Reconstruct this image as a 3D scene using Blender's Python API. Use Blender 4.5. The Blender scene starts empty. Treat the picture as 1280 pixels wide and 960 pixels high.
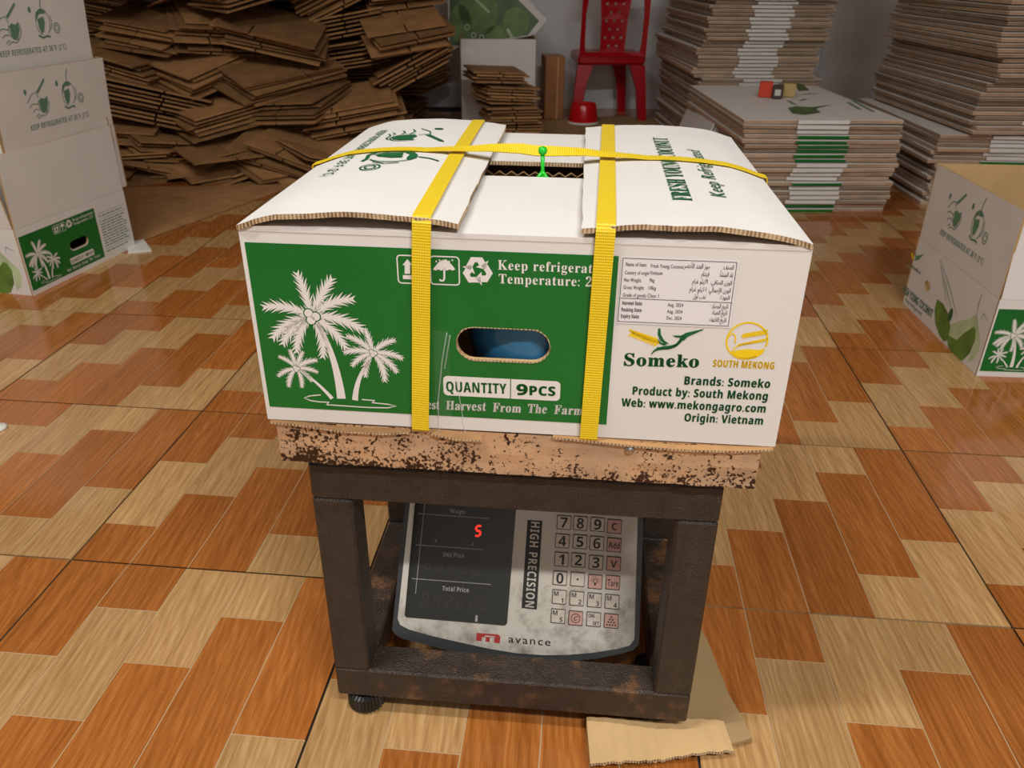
import bpy, bmesh, math, random
from mathutils import Vector, Matrix, noise
from mathutils.geometry import tessellate_polygon
PI = math.pi
rad = math.radians
random.seed(7)
scene = bpy.context.scene
COL = scene.collection

# ------------------------------------------------------------------ camera
FPX = 995.56
PITCH, ROLL = 0.487691, -0.009186
CAM_H = 0.79768
cp, sp, cr, sr = math.cos(PITCH), math.sin(PITCH), math.cos(ROLL), math.sin(ROLL)
R0 = Vector((1, 0, 0)); D0 = Vector((0, -sp, -cp)); FW = Vector((0, cp, -sp))
RIGHT = R0 * cr + D0 * sr
DOWN = D0 * cr - R0 * sr
CAM = Vector((0, 0, CAM_H))
cam_d = bpy.data.cameras.new('camera'); cam = bpy.data.objects.new('camera', cam_d); COL.objects.link(cam)
cam_d.sensor_width = 36; cam_d.lens = FPX * 36 / 1280; cam_d.clip_start = 0.02
cam.matrix_world = Matrix(((RIGHT.x, -DOWN.x, -FW.x, 0), (RIGHT.y, -DOWN.y, -FW.y, 0), (RIGHT.z, -DOWN.z, -FW.z, CAM_H), (0, 0, 0, 1)))
cam_d.dof.use_dof = True; cam_d.dof.focus_distance = 0.78; cam_d.dof.aperture_fstop = 15
scene.camera = cam

# ------------------------------------------------------------------ light
scene.view_settings.view_transform = 'Standard'; scene.view_settings.look = 'None'
scene.view_settings.gamma = 1; scene.view_settings.use_curve_mapping = False
scene.view_settings.exposure = 0.0
wd = bpy.data.worlds.new('world'); scene.world = wd; wd.use_nodes = True
bg = wd.node_tree.nodes['Background']; bg.inputs[0].default_value = (1.0, 0.93, 0.84, 1); bg.inputs[1].default_value = 0.0
def ceiling_tube(name, loc, power, color):      # a fluorescent tube under the ceiling, shining down
    l = bpy.data.lights.new(name, 'AREA'); l.shape = 'RECTANGLE'; l.size = 1.2; l.size_y = 0.08; l.energy = power; l.color = color
    o = bpy.data.objects.new(name, l); COL.objects.link(o); o.location = loc
ceiling_tube('tube_lamp_left_offscreen', (-1.05, 0.20, 2.75), 42, (1.0, 0.98, 0.95))        # throws the box's shadow to the right, the chair's too
ceiling_tube('tube_lamp_behind_offscreen', (0.75, -1.00, 2.75), 76, (1.0, 0.99, 0.98))      # lights the faces turned to the camera and the near floor

# ------------------------------------------------------------------ pixel helpers (a pixel gives a ray; the plane it touches gives the distance)
def ray(u, v): return RIGHT * ((u - 640) / FPX) + DOWN * ((v - 480) / FPX) + FW
def at_z(u, v, z=0.0):
    d = ray(u, v); return CAM + d * ((z - CAM_H) / d.z)
def at_y(u, v, y):
    d = ray(u, v); return CAM + d * (y / d.y)
def at_plane(u, v, p, n):
    d = ray(u, v); return CAM + d * ((p - CAM).dot(n) / d.dot(n))

# ------------------------------------------------------------------ materials
MATS = {}
def nodes_of(name):
    m = bpy.data.materials.new(name); m.use_nodes = True; MATS[name] = m
    nt = m.node_tree; return m, nt, nt.nodes['Principled BSDF']
def N(nt, t, **kw):
    n = nt.nodes.new(t)
    for k, v in kw.items(): setattr(n, k, v)
    return n
def srgb(r, g, b):
    f = lambda c: (c / 255 / 12.92) if c / 255 <= 0.04045 else ((c / 255 + 0.055) / 1.055) ** 2.4
    return (f(r), f(g), f(b), 1)
def ramp(nt, stops, interp='LINEAR'):
    r = N(nt, 'ShaderNodeValToRGB'); r.color_ramp.interpolation = interp
    e = r.color_ramp.elements
    while len(e) < len(stops): e.new(0.5)
    for i, (p, c) in enumerate(stops): e[i].position = p; e[i].color = c if len(c) == 4 else (*c, 1)
    return r
def coords(nt, scale=(1, 1, 1), rnd=0.0, rot=(0, 0, 0)):
    tc = N(nt, 'ShaderNodeTexCoord'); mp = N(nt, 'ShaderNodeMapping'); mp.inputs['Scale'].default_value = scale; mp.inputs['Rotation'].default_value = rot
    nt.links.new(tc.outputs['Object'], mp.inputs['Vector'])
    if rnd:
        oi = N(nt, 'ShaderNodeObjectInfo'); mu = N(nt, 'ShaderNodeMath', operation='MULTIPLY'); mu.inputs[1].default_value = rnd
        nt.links.new(oi.outputs['Random'], mu.inputs[0])
        cx = N(nt, 'ShaderNodeCombineXYZ')
        for i in range(3): nt.links.new(mu.outputs[0], cx.inputs[i])
        nt.links.new(cx.outputs[0], mp.inputs['Location'])
    return mp.outputs['Vector']
def noise_tex(nt, vec, scale, detail=4, rough=0.55, dist=0.0):
    n = N(nt, 'ShaderNodeTexNoise'); n.inputs['Scale'].default_value = scale; n.inputs['Detail'].default_value = detail
    n.inputs['Roughness'].default_value = rough; n.inputs['Distortion'].default_value = dist
    nt.links.new(vec, n.inputs['Vector']); return n.outputs['Fac']
def bump(nt, bs, h, strength, dist):
    b = N(nt, 'ShaderNodeBump'); b.inputs['Strength'].default_value = strength; b.inputs['Distance'].default_value = dist
    nt.links.new(h, b.inputs['Height']); nt.links.new(b.outputs[0], bs.inputs['Normal'])
def plain(name, col, rough=0.5, var=0.0, vscale=30, metal=0.0, spec=0.5, stretch=(1, 1, 1), bmp=0.0, bscale=200, rnd=0.0, emit=None):
    m, nt, bs = nodes_of(name)
    bs.inputs['Base Color'].default_value = col; bs.inputs['Roughness'].default_value = rough; bs.inputs['Metallic'].default_value = metal
    bs.inputs['Specular IOR Level'].default_value = spec
    if var:
        f = noise_tex(nt, coords(nt, stretch, rnd), vscale)
        r = ramp(nt, [(0.3, [c * (1 - var) for c in col[:3]]), (0.7, [min(1, c * (1 + var)) for c in col[:3]])])
        nt.links.new(f, r.inputs[0]); nt.links.new(r.outputs[0], bs.inputs['Base Color'])
    if bmp:
        bump(nt, bs, noise_tex(nt, coords(nt, stretch), bscale), bmp, 0.001)
    if emit:
        bs.inputs['Emission Color'].default_value = emit[0]; bs.inputs['Emission Strength'].default_value = emit[1]
    return m

def wood(name, dark, mid, light):
    m, nt, bs = nodes_of(name)
    v1 = coords(nt, (95, 3.6, 8), 37.0)
    g = noise_tex(nt, v1, 1.0, 6, 0.6, 0.6)
    v2 = coords(nt, (9, 1.3, 3), 61.0)
    w = N(nt, 'ShaderNodeTexWave'); w.wave_type = 'RINGS'; w.rings_direction = 'Z'
    w.inputs['Scale'].default_value = 4.5; w.inputs['Distortion'].default_value = 9; w.inputs['Detail'].default_value = 3; w.inputs['Detail Scale'].default_value = 1.2
    nt.links.new(v2, w.inputs['Vector'])
    v3 = coords(nt, (420, 9, 8), 11.0)
    fine = noise_tex(nt, v3, 1.0, 3, 0.7)
    a = N(nt, 'ShaderNodeMix', data_type='FLOAT'); a.inputs[0].default_value = 0.16
    nt.links.new(g, a.inputs[2]); nt.links.new(w.outputs['Fac'], a.inputs[3])
    b = N(nt, 'ShaderNodeMix', data_type='FLOAT'); b.inputs[0].default_value = 0.42
    nt.links.new(a.outputs[0], b.inputs[2]); nt.links.new(fine, b.inputs[3])
    r = ramp(nt, [(0.34, dark), (0.5, mid), (0.66, light)])
    nt.links.new(b.outputs[0], r.inputs[0])
    oi = N(nt, 'ShaderNodeObjectInfo'); mr = N(nt, 'ShaderNodeMapRange'); mr.inputs[3].default_value = 0.88; mr.inputs[4].default_value = 1.1
    nt.links.new(oi.outputs['Random'], mr.inputs[0])
    hs = N(nt, 'ShaderNodeHueSaturation'); nt.links.new(mr.outputs[0], hs.inputs['Value']); nt.links.new(r.outputs[0], hs.inputs['Color'])
    nt.links.new(hs.outputs[0], bs.inputs['Base Color'])
    bs.inputs['Roughness'].default_value = 0.2; bs.inputs['Specular IOR Level'].default_value = 0.5
    sm = noise_tex(nt, coords(nt, (1, 1, 1)), 6, 3)
    rr = N(nt, 'ShaderNodeMapRange'); rr.inputs[1].default_value = 0.3; rr.inputs[2].default_value = 0.7; rr.inputs[3].default_value = 0.09; rr.inputs[4].default_value = 0.2
    nt.links.new(sm, rr.inputs[0]); nt.links.new(rr.outputs[0], bs.inputs['Roughness'])
    return m
wood('plank_dark', srgb(140, 80, 30), srgb(164, 98, 43), srgb(186, 118, 58))
wood('plank_light', srgb(160, 119, 71), srgb(184, 143, 92), srgb(205, 166, 114))
plain('groove', srgb(186, 158, 118), 0.4)
plain('grout', srgb(48, 38, 30), 0.8, 0.3, 20)

def paper(name, col, rough=0.55, ribs=True):
    m, nt, bs = nodes_of(name)
    bs.inputs['Roughness'].default_value = rough; bs.inputs['Specular IOR Level'].default_value = 0.35
    f = noise_tex(nt, coords(nt), 9, 5)
    r = ramp(nt, [(0.3, [c * 0.94 for c in col[:3]]), (0.7, col)])
    nt.links.new(f, r.inputs[0]); nt.links.new(r.outputs[0], bs.inputs['Base Color'])
    if ribs:
        v = coords(nt, (1, 1, 0.12)); bump(nt, bs, noise_tex(nt, v, 90, 2), 0.10, 0.002)
    return m
paper('white_card', srgb(228, 225, 219))
def kraft(name, col, rnd=3.0, spread=0.25):
    m, nt, bs = nodes_of(name)
    bs.inputs['Roughness'].default_value = 0.85; bs.inputs['Specular IOR Level'].default_value = 0.2
    f = noise_tex(nt, coords(nt, (1, 1, 1), rnd), 14, 6, 0.6)
    r = ramp(nt, [(0.25, [c * (1 - spread) for c in col[:3]]), (0.75, [c * (1 + spread) for c in col[:3]])])
    nt.links.new(f, r.inputs[0])
    oi = N(nt, 'ShaderNodeObjectInfo'); mr = N(nt, 'ShaderNodeMapRange'); mr.inputs[3].default_value = 0.7; mr.inputs[4].default_value = 1.4
    nt.links.new(oi.outputs['Random'], mr.inputs[0])
    hs = N(nt, 'ShaderNodeHueSaturation'); nt.links.new(mr.outputs[0], hs.inputs['Value']); nt.links.new(r.outputs[0], hs.inputs['Color'])
    nt.links.new(hs.outputs[0], bs.inputs['Base Color'])
    bump(nt, bs, noise_tex(nt, coords(nt, (1, 1, 1)), 160, 3), 0.25, 0.001)
    return m
kraft('kraft', srgb(150, 112, 72))
kraft('kraft_mid', srgb(158, 120, 80))
kraft('kraft_light', srgb(188, 156, 110), 0.0, 0.1)
kraft('kraft_edge', srgb(170, 143, 118))
def corrugated(name, c0, c1, scale):
    m, nt, bs = nodes_of(name)
    v = coords(nt); w = N(nt, 'ShaderNodeTexWave'); w.inputs['Scale'].default_value = scale; w.inputs['Distortion'].default_value = 3; w.inputs['Detail'].default_value = 3
    w.bands_direction = 'X'; nt.links.new(v, w.inputs['Vector'])
    n2 = noise_tex(nt, v, 60, 4)
    mx = N(nt, 'ShaderNodeMix', data_type='FLOAT'); mx.inputs[0].default_value = 0.7
    nt.links.new(w.outputs['Fac'], mx.inputs[2]); nt.links.new(n2, mx.inputs[3])
    r = ramp(nt, [(0.3, c0), (0.62, c1)]); nt.links.new(mx.outputs[0], r.inputs[0]); nt.links.new(r.outputs[0], bs.inputs['Base Color'])
    bs.inputs['Roughness'].default_value = 0.9
    bump(nt, bs, mx.outputs[0], 0.6, 0.002)
plain('pale_edge', srgb(214, 202, 186), 0.7)
corrugated('torn_edge', srgb(112, 82, 54), srgb(206, 180, 142), 95)

plain('print_green', srgb(11, 108, 40), 0.33, 0.08, 12)
plain('print_dark_green', srgb(8, 98, 52), 0.45)
plain('print_pale_green', srgb(96, 140, 108), 0.5)
plain('print_white', srgb(232, 228, 222), 0.45)
plain('print_yellow', srgb(246, 208, 24), 0.45)
plain('print_black', srgb(52, 52, 54), 0.5)
plain('sticker', srgb(232, 230, 230), 0.3)
plain('leaf_green', srgb(98, 134, 56), 0.5, 0.3, 18)
plain('leaf_dark', srgb(72, 104, 48), 0.5, 0.3, 18)
plain('leaf_pale', srgb(188, 206, 160), 0.5, 0.15, 22)
plain('pale_grey', srgb(198, 202, 190), 0.5)
def strapmat():
    m, nt, bs = nodes_of('strap')
    tc = N(nt, 'ShaderNodeTexCoord'); sx = N(nt, 'ShaderNodeSeparateXYZ'); nt.links.new(tc.outputs['UV'], sx.inputs[0])
    def mth(op, a, b):
        n = N(nt, 'ShaderNodeMath', operation=op)
        for i, q in enumerate((a, b)):
            if q is None: continue
            if isinstance(q, (int, float)): n.inputs[i].default_value = q
            else: nt.links.new(q, n.inputs[i])
        return n.outputs[0]
    a = mth('MULTIPLY', sx.outputs[0], 2400); b = mth('MULTIPLY', sx.outputs[1], 1300)
    s = mth('MULTIPLY', mth('SINE', mth('ADD', a, b), None), mth('SINE', mth('SUBTRACT', a, b), None))
    h = mth('ADD', mth('MULTIPLY', s, 0.5), 0.5)
    r = ramp(nt, [(0.1, srgb(214, 176, 4)), (0.6, srgb(244, 212, 26)), (1.0, srgb(252, 232, 80))]); nt.links.new(h, r.inputs[0])
    nt.links.new(r.outputs[0], bs.inputs['Base Color']); bs.inputs['Roughness'].default_value = 0.38
    bump(nt, bs, h, 0.5, 0.0006)
strapmat()
plain('green_plastic', srgb(24, 190, 40), 0.3)
def rustplate():
    m, nt, bs = nodes_of('rust_plate')
    v = coords(nt)
    base = noise_tex(nt, v, 9, 6, 0.7)
    r1 = ramp(nt, [(0.3, srgb(150, 138, 120)), (0.42, srgb(186, 158, 128)), (0.58, srgb(214, 176, 136)), (0.8, srgb(186, 136, 96))]); nt.links.new(base, r1.inputs[0])
    spots = noise_tex(nt, v, 300, 4, 0.6); clump = noise_tex(nt, v, 30, 5, 0.65)
    tc = N(nt, 'ShaderNodeTexCoord'); sx = N(nt, 'ShaderNodeSeparateXYZ'); nt.links.new(tc.outputs['Object'], sx.inputs[0])
    low = N(nt, 'ShaderNodeMapRange'); low.inputs[1].default_value = 0.364; low.inputs[2].default_value = 0.39; low.inputs[3].default_value = 0.16; low.inputs[4].default_value = 0.0
    nt.links.new(sx.outputs[2], low.inputs[0])
    lft = N(nt, 'ShaderNodeMapRange'); lft.inputs[1].default_value = -0.22; lft.inputs[2].default_value = -0.02; lft.inputs[3].default_value = 0.07; lft.inputs[4].default_value = 0.0
    nt.links.new(sx.outputs[0], lft.inputs[0])
    s1 = N(nt, 'ShaderNodeMath', operation='MULTIPLY_ADD'); s1.inputs[1].default_value = 0.8
    nt.links.new(clump, s1.inputs[0]); nt.links.new(spots, s1.inputs[2])
    s2 = N(nt, 'ShaderNodeMath', operation='ADD'); nt.links.new(s1.outputs[0], s2.inputs[0]); nt.links.new(low.outputs[0], s2.inputs[1])
    s3 = N(nt, 'ShaderNodeMath', operation='ADD'); nt.links.new(s2.outputs[0], s3.inputs[0]); nt.links.new(lft.outputs[0], s3.inputs[1])
    msk = N(nt, 'ShaderNodeMapRange'); msk.inputs[1].default_value = 1.0; msk.inputs[2].default_value = 1.06; nt.links.new(s3.outputs[0], msk.inputs[0])
    mx = N(nt, 'ShaderNodeMix', data_type='RGBA'); nt.links.new(msk.outputs[0], mx.inputs[0]); nt.links.new(r1.outputs[0], mx.inputs[6]); mx.inputs[7].default_value = srgb(58, 36, 22)
    nt.links.new(mx.outputs[2], bs.inputs['Base Color'])
    bs.inputs['Metallic'].default_value = 0.25; bs.inputs['Roughness'].default_value = 0.42
    bump(nt, bs, msk.outputs[0], 0.3, 0.001)
rustplate()
def steel(name, c0, c1, rust=0.0):
    m, nt, bs = nodes_of(name)
    v = coords(nt)
    f = noise_tex(nt, v, 45, 5, 0.6)
    r = ramp(nt, [(0.3, c0), (0.7, c1)]); nt.links.new(f, r.inputs[0]); col = r.outputs[0]
    if rust:
        g = noise_tex(nt, v, 24, 7, 0.7)
        mk = N(nt, 'ShaderNodeMapRange'); mk.inputs[1].default_value = 0.62 - rust; mk.inputs[2].default_value = 0.74 - rust; nt.links.new(g, mk.inputs[0])
        mx = N(nt, 'ShaderNodeMix', data_type='RGBA'); nt.links.new(mk.outputs[0], mx.inputs[0]); nt.links.new(col, mx.inputs[6]); mx.inputs[7].default_value = srgb(112, 76, 46)
        col = mx.outputs[2]
    nt.links.new(col, bs.inputs['Base Color']); bs.inputs['Roughness'].default_value = 0.42; bs.inputs['Specular IOR Level'].default_value = 0.45
    bump(nt, bs, noise_tex(nt, v, 520, 2, 0.5), 0.9, 0.0022)
steel('steel', srgb(46, 38, 31), srgb(64, 54, 45))
steel('steel_rusty', srgb(42, 33, 26), srgb(62, 50, 40), 0.10)
plain('black_plastic', srgb(26, 26, 27), 0.4)
plain('bezel', srgb(62, 64, 66), 0.35)
plain('screw', srgb(190, 190, 190), 0.25, metal=1.0)
def dirty(name, col, amount):
    m, nt, bs = nodes_of(name)
    v = coords(nt)
    f = noise_tex(nt, v, 22, 8, 0.72); sx = N(nt, 'ShaderNodeSeparateXYZ'); tc = N(nt, 'ShaderNodeTexCoord'); nt.links.new(tc.outputs['Object'], sx.inputs[0])
    g = N(nt, 'ShaderNodeMapRange'); g.inputs[1].default_value = -0.085; g.inputs[2].default_value = 0.02; g.inputs[3].default_value = amount; g.inputs[4].default_value = 0.0
    nt.links.new(sx.outputs[1], g.inputs[0])
    s = N(nt, 'ShaderNodeMath', operation='ADD'); nt.links.new(f, s.inputs[0]); nt.links.new(g.outputs[0], s.inputs[1])
    mk = N(nt, 'ShaderNodeMapRange'); mk.inputs[1].default_value = 0.58; mk.inputs[2].default_value = 0.8; mk.inputs[4].default_value = 0.75; nt.links.new(s.outputs[0], mk.inputs[0])
    mx = N(nt, 'ShaderNodeMix', data_type='RGBA'); nt.links.new(mk.outputs[0], mx.inputs[0]); mx.inputs[6].default_value = col; mx.inputs[7].default_value = srgb(92, 72, 48)
    nt.links.new(mx.outputs[2], bs.inputs['Base Color']); bs.inputs['Roughness'].default_value = 0.4
dirty('face_plate', srgb(206, 200, 186), 0.16)
plain('display', srgb(43, 44, 39), 0.18, 0.1, 20)
plain('ghost_digit', srgb(56, 52, 45), 0.3)
plain('display_mark', srgb(168, 168, 160), 0.5)
plain('led_red', srgb(255, 30, 20), 0.4, emit=((1.0, 0.03, 0.015, 1), 1.6))
plain('key_cream', srgb(206, 194, 178), 0.4, 0.1, 60)
plain('key_pink', srgb(202, 156, 142), 0.4, 0.1, 60)
plain('key_rim', srgb(66, 56, 50), 0.5)
plain('key_text', srgb(28, 26, 26), 0.5)
plain('logo_red', srgb(176, 48, 44), 0.4)
plain('wall_paint', srgb(222, 224, 224), 0.55, 0.03, 3)
plain('chair_red', srgb(178, 8, 24), 0.25)
plain('tub_red', srgb(206, 10, 22), 0.25)
plain('white_plastic', srgb(225, 222, 214), 0.4)
plain('small_red', srgb(214, 66, 34), 0.5)
plain('small_dark', srgb(62, 54, 50), 0.5)
plain('small_tan', srgb(190, 164, 104), 0.5)
plain('amber_card', srgb(168, 112, 62), 0.5, 0.2, 12)
def film(name, col, alpha, rough):
    m, nt, bs = nodes_of(name)
    bs.inputs['Base Color'].default_value = col; bs.inputs['Roughness'].default_value = rough; bs.inputs['Alpha'].default_value = alpha
    bump(nt, bs, noise_tex(nt, coords(nt, (60, 60, 8)), 1.0, 3), 0.5, 0.003)
film('blue_liner', srgb(54, 118, 158), 1.0, 0.25)
film('tape_fold', srgb(226, 230, 226), 0.22, 0.12)
film('clear_tape', srgb(200, 225, 200), 0.035, 0.12)

# ------------------------------------------------------------------ mesh builder
class MB:
    def __init__(s): s.v = []; s.f = []; s.m = []; s.uv = None
    def add(s, vs, fs, mi=0):
        b = len(s.v); s.v += [tuple(x) for x in vs]; s.f += [tuple(i + b for i in q) for q in fs]
        s.m += [mi] * len(fs) if isinstance(mi, int) else list(mi)
    def box(s, x0, x1, y0, y1, z0, z1, mi=0, M=None):
        vs = [Vector((x, y, z)) for z in (z0, z1) for y in (y0, y1) for x in (x0, x1)]
        if M: vs = [M @ q for q in vs]
        s.add(vs, [(0, 2, 3, 1), (4, 5, 7, 6), (0, 1, 5, 4), (1, 3, 7, 5), (3, 2, 6, 7), (2, 0, 4, 6)], mi)
    def cbox(s, x0, x1, y0, y1, z0, z1, c=0.002, mi=0):     # box with chamfered vertical and top edges
        pts = [(x0 + c, y0), (x1 - c, y0), (x1, y0 + c), (x1, y1 - c), (x1 - c, y1), (x0 + c, y1), (x0, y1 - c), (x0, y0 + c)]
        cx, cy = (x0 + x1) / 2, (y0 + y1) / 2
        kx, ky = 1 - 2 * c / (x1 - x0), 1 - 2 * c / (y1 - y0)
        vs = []
        for z, k in ((z0, 1), (z0 + c, 0), (z1 - c, 0), (z1, 1)):
            for x, y in pts: vs.append((cx + (x - cx) * (kx if k else 1), cy + (y - cy) * (ky if k else 1), z))
        fs = [tuple(range(7, -1, -1)), tuple(range(24, 32))]
        for l in range(3):
            for i in range(8): j = (i + 1) % 8; fs.append((l * 8 + i, l * 8 + j, l * 8 + 8 + j, l * 8 + 8 + i))
        s.add(vs, fs, mi)
    def slab(s, outer, holes, mp, t, mf=0, mbk=1, ms=1):    # polygon with holes, mapped by mp(x, y, depth), thickness t backwards
        loops = [[Vector((x, y, 0)) for x, y in l] for l in [outer] + holes]
        flat = [q for l in loops for q in l]
        tri = tessellate_polygon(loops)
        n = len(flat)
        vs = [mp(q.x, q.y, 0) for q in flat] + [mp(q.x, q.y, t) for q in flat]
        fs = []; mi = []
        for a, b, c in tri:
            A, B, Cc = flat[a], flat[b], flat[c]
            if (B - A).cross(Cc - A).z < 0: b, c = c, b
            fs.append((a, b, c)); mi.append(mf); fs.append((a + n, c + n, b + n)); mi.append(mbk)
        off = 0
        for l in loops:
            k = len(l)
            for i in range(k): j = (i + 1) % k; fs.append((off + i, off + j, off + j + n, off + i + n)); mi.append(ms)
            off += k
        s.add(vs, fs, mi)
    def tube(s, pts, r, k=8, mi=0, cap=True):
        pts = [Vector(q) for q in pts]; n = len(pts); rs = r if isinstance(r, (list, tuple)) else [r] * n
        vs = []; fs = []
        up = Vector((0.13, 0.31, 0.94))
        for i, q in enumerate(pts):
            d = (pts[min(i + 1, n - 1)] - pts[max(i - 1, 0)]).normalized()
            a = d.cross(up); a = a.normalized() if a.length > 1e-3 else Vector((1, 0, 0)); b = d.cross(a)
            for j in range(k): t = 2 * PI * j / k; vs.append(q + a * (rs[i] * math.cos(t)) + b * (rs[i] * math.sin(t)))
        for i in range(n - 1):
            for j in range(k): e = (j + 1) % k; fs.append((i * k + j, i * k + e, i * k + k + e, i * k + k + j))
        if cap: fs += [tuple(range(k - 1, -1, -1)), tuple(range((n - 1) * k, n * k))]
        s.add(vs, fs, mi)
    def lathe(s, prof, c=(0, 0, 0), k=24, mi=0, rib=0.0):
        vs = []; fs = []; n = len(prof)
        for i, (r, z) in enumerate(prof):
            for j in range(k):
                t = 2 * PI * j / k; q = r * (1 - (rib if j % 2 else 0)); vs.append((c[0] + q * math.cos(t), c[1] + q * math.sin(t), c[2] + z))
        for i in range(n - 1):
            for j in range(k): e = (j + 1) % k; fs.append((i * k + j, i * k + e, i * k + k + e, i * k + k + j))
        fs += [tuple(range(k - 1, -1, -1)), tuple(range((n - 1) * k, n * k))]
        s.add(vs, fs, mi)
    def grid(s, fn, nu, nv, mi=0):
        vs = [fn(i / nu, j / nv) for j in range(nv + 1) for i in range(nu + 1)]
        s.add(vs, [(j * (nu + 1) + i, j * (nu + 1) + i + 1, (j + 1) * (nu + 1) + i + 1, (j + 1) * (nu + 1) + i) for j in range(nv) for i in range(nu)], mi)
    def mesh(s, name, mats, smooth=False):
        me = bpy.data.meshes.new(name); me.from_pydata(s.v, [], s.f)
        for m in ([mats] if isinstance(mats, str) else mats): me.materials.append(MATS[m])
        me.polygons.foreach_set('material_index', s.m)
        if smooth: me.polygons.foreach_set('use_smooth', [True] * len(s.f))
        me.update(); return me
    def obj(s, name, mats, parent=None, smooth=False, **tags): return place(name, s.mesh(name, mats, smooth), parent, **tags)
def place(name, me, parent=None, M=None, **tags):
    o = bpy.data.objects.new(name, me); COL.objects.link(o)
    if parent: o.parent = parent
    if M is not None: o.matrix_basis = M
    for k, v in tags.items(): o[k] = v
    return o
def thing(name, label, category, M=None, group=None):
    o = place(name, None, None, M, label=label, category=category)
    if group: o['group'] = group
    return o
def yawM(x, y, z, yaw): return Matrix.Translation((x, y, z)) @ Matrix.Rotation(yaw, 4, 'Z')

# ------------------------------------------------------------------ flat artwork (2-D triangles put on a face)
TXT, WANT = {}, []
def want(s, shear=0.0, spacing=1.0):
    k = (s, shear, spacing)
    if k not in TXT and k not in WANT: WANT.append(k)
    return k
GLYPH = {}
def fetch():                    # every new letter comes out of one text block, a line each with a bar behind it that tells its advance
    new = sorted({c for k in WANT for c in k[0]} - set(GLYPH))
    if new:
        cu = bpy.data.curves.new('t', 'FONT'); cu.body = '\n'.join(['H|'] + [c + '|' for c in new] + ['H|']); cu.space_line = 3; cu.resolution_u = 2; cu.fill_mode = 'FRONT'
        ob = bpy.data.objects.new('t', cu); me = ob.to_mesh()
        co = [(v.co.x, v.co.y) for v in me.vertices]; polys = [tuple(p.vertices) for p in me.polygons]
        ob.to_mesh_clear(); bpy.data.objects.remove(ob); bpy.data.curves.remove(cu)
        bar0 = min(y for x, y in co); top = max(y for x, y in co); n = len(new) + 1
        dl = (top - max(y for x, y in co if y < bar0 + (top - bar0) / n * .6)) / n
        lines = {}
        for p in polys: lines.setdefault(round(-sum(co[v][1] - 0.3 for v in p) / len(p) / dl), []).append(p)
        bw = None
        for q in range(n):
            ps = lines.get(q, []); xm = max(co[v][0] for p in ps for v in p)
            if bw is None: bw = xm - min(co[v][0] for p in ps for v in p if all(co[w][0] > xm - 0.12 for w in p))
            bars = [p for p in ps if all(co[v][0] > xm - bw - 1e-4 for v in p)]
            adv = xm - bw
            if q == 0: lsb = 0
            if q: GLYPH[new[q - 1]] = ([[(co[v][0], co[v][1] + q * dl) for v in p] for p in ps if p not in bars], adv)
    while WANT:
        k = WANT.pop(); x0 = 0; vs, fs = [], []
        for c in k[0]:
            ps, adv = GLYPH[c]
            for p in ps: fs.append(tuple(range(len(vs), len(vs) + len(p)))); vs += [(x0 + x + y * k[1], y) for x, y in p]
            x0 += (adv - 0.04) * k[2]
        a = min(v[0] for v in vs); TXT[k] = ([(x - a, y) for x, y in vs], fs, max(v[0] for v in vs) - a)
SAN = lambda s: s
SAB = lambda s: ''.join(chr(0x1D5D4 + ord(c) - 65) if 'A' <= c <= 'Z' else chr(0x1D5EE + ord(c) - 97) if 'a' <= c <= 'z' else chr(0x1D7EC + ord(c) - 48) if '0' <= c <= '9' else c for c in s)
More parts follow.
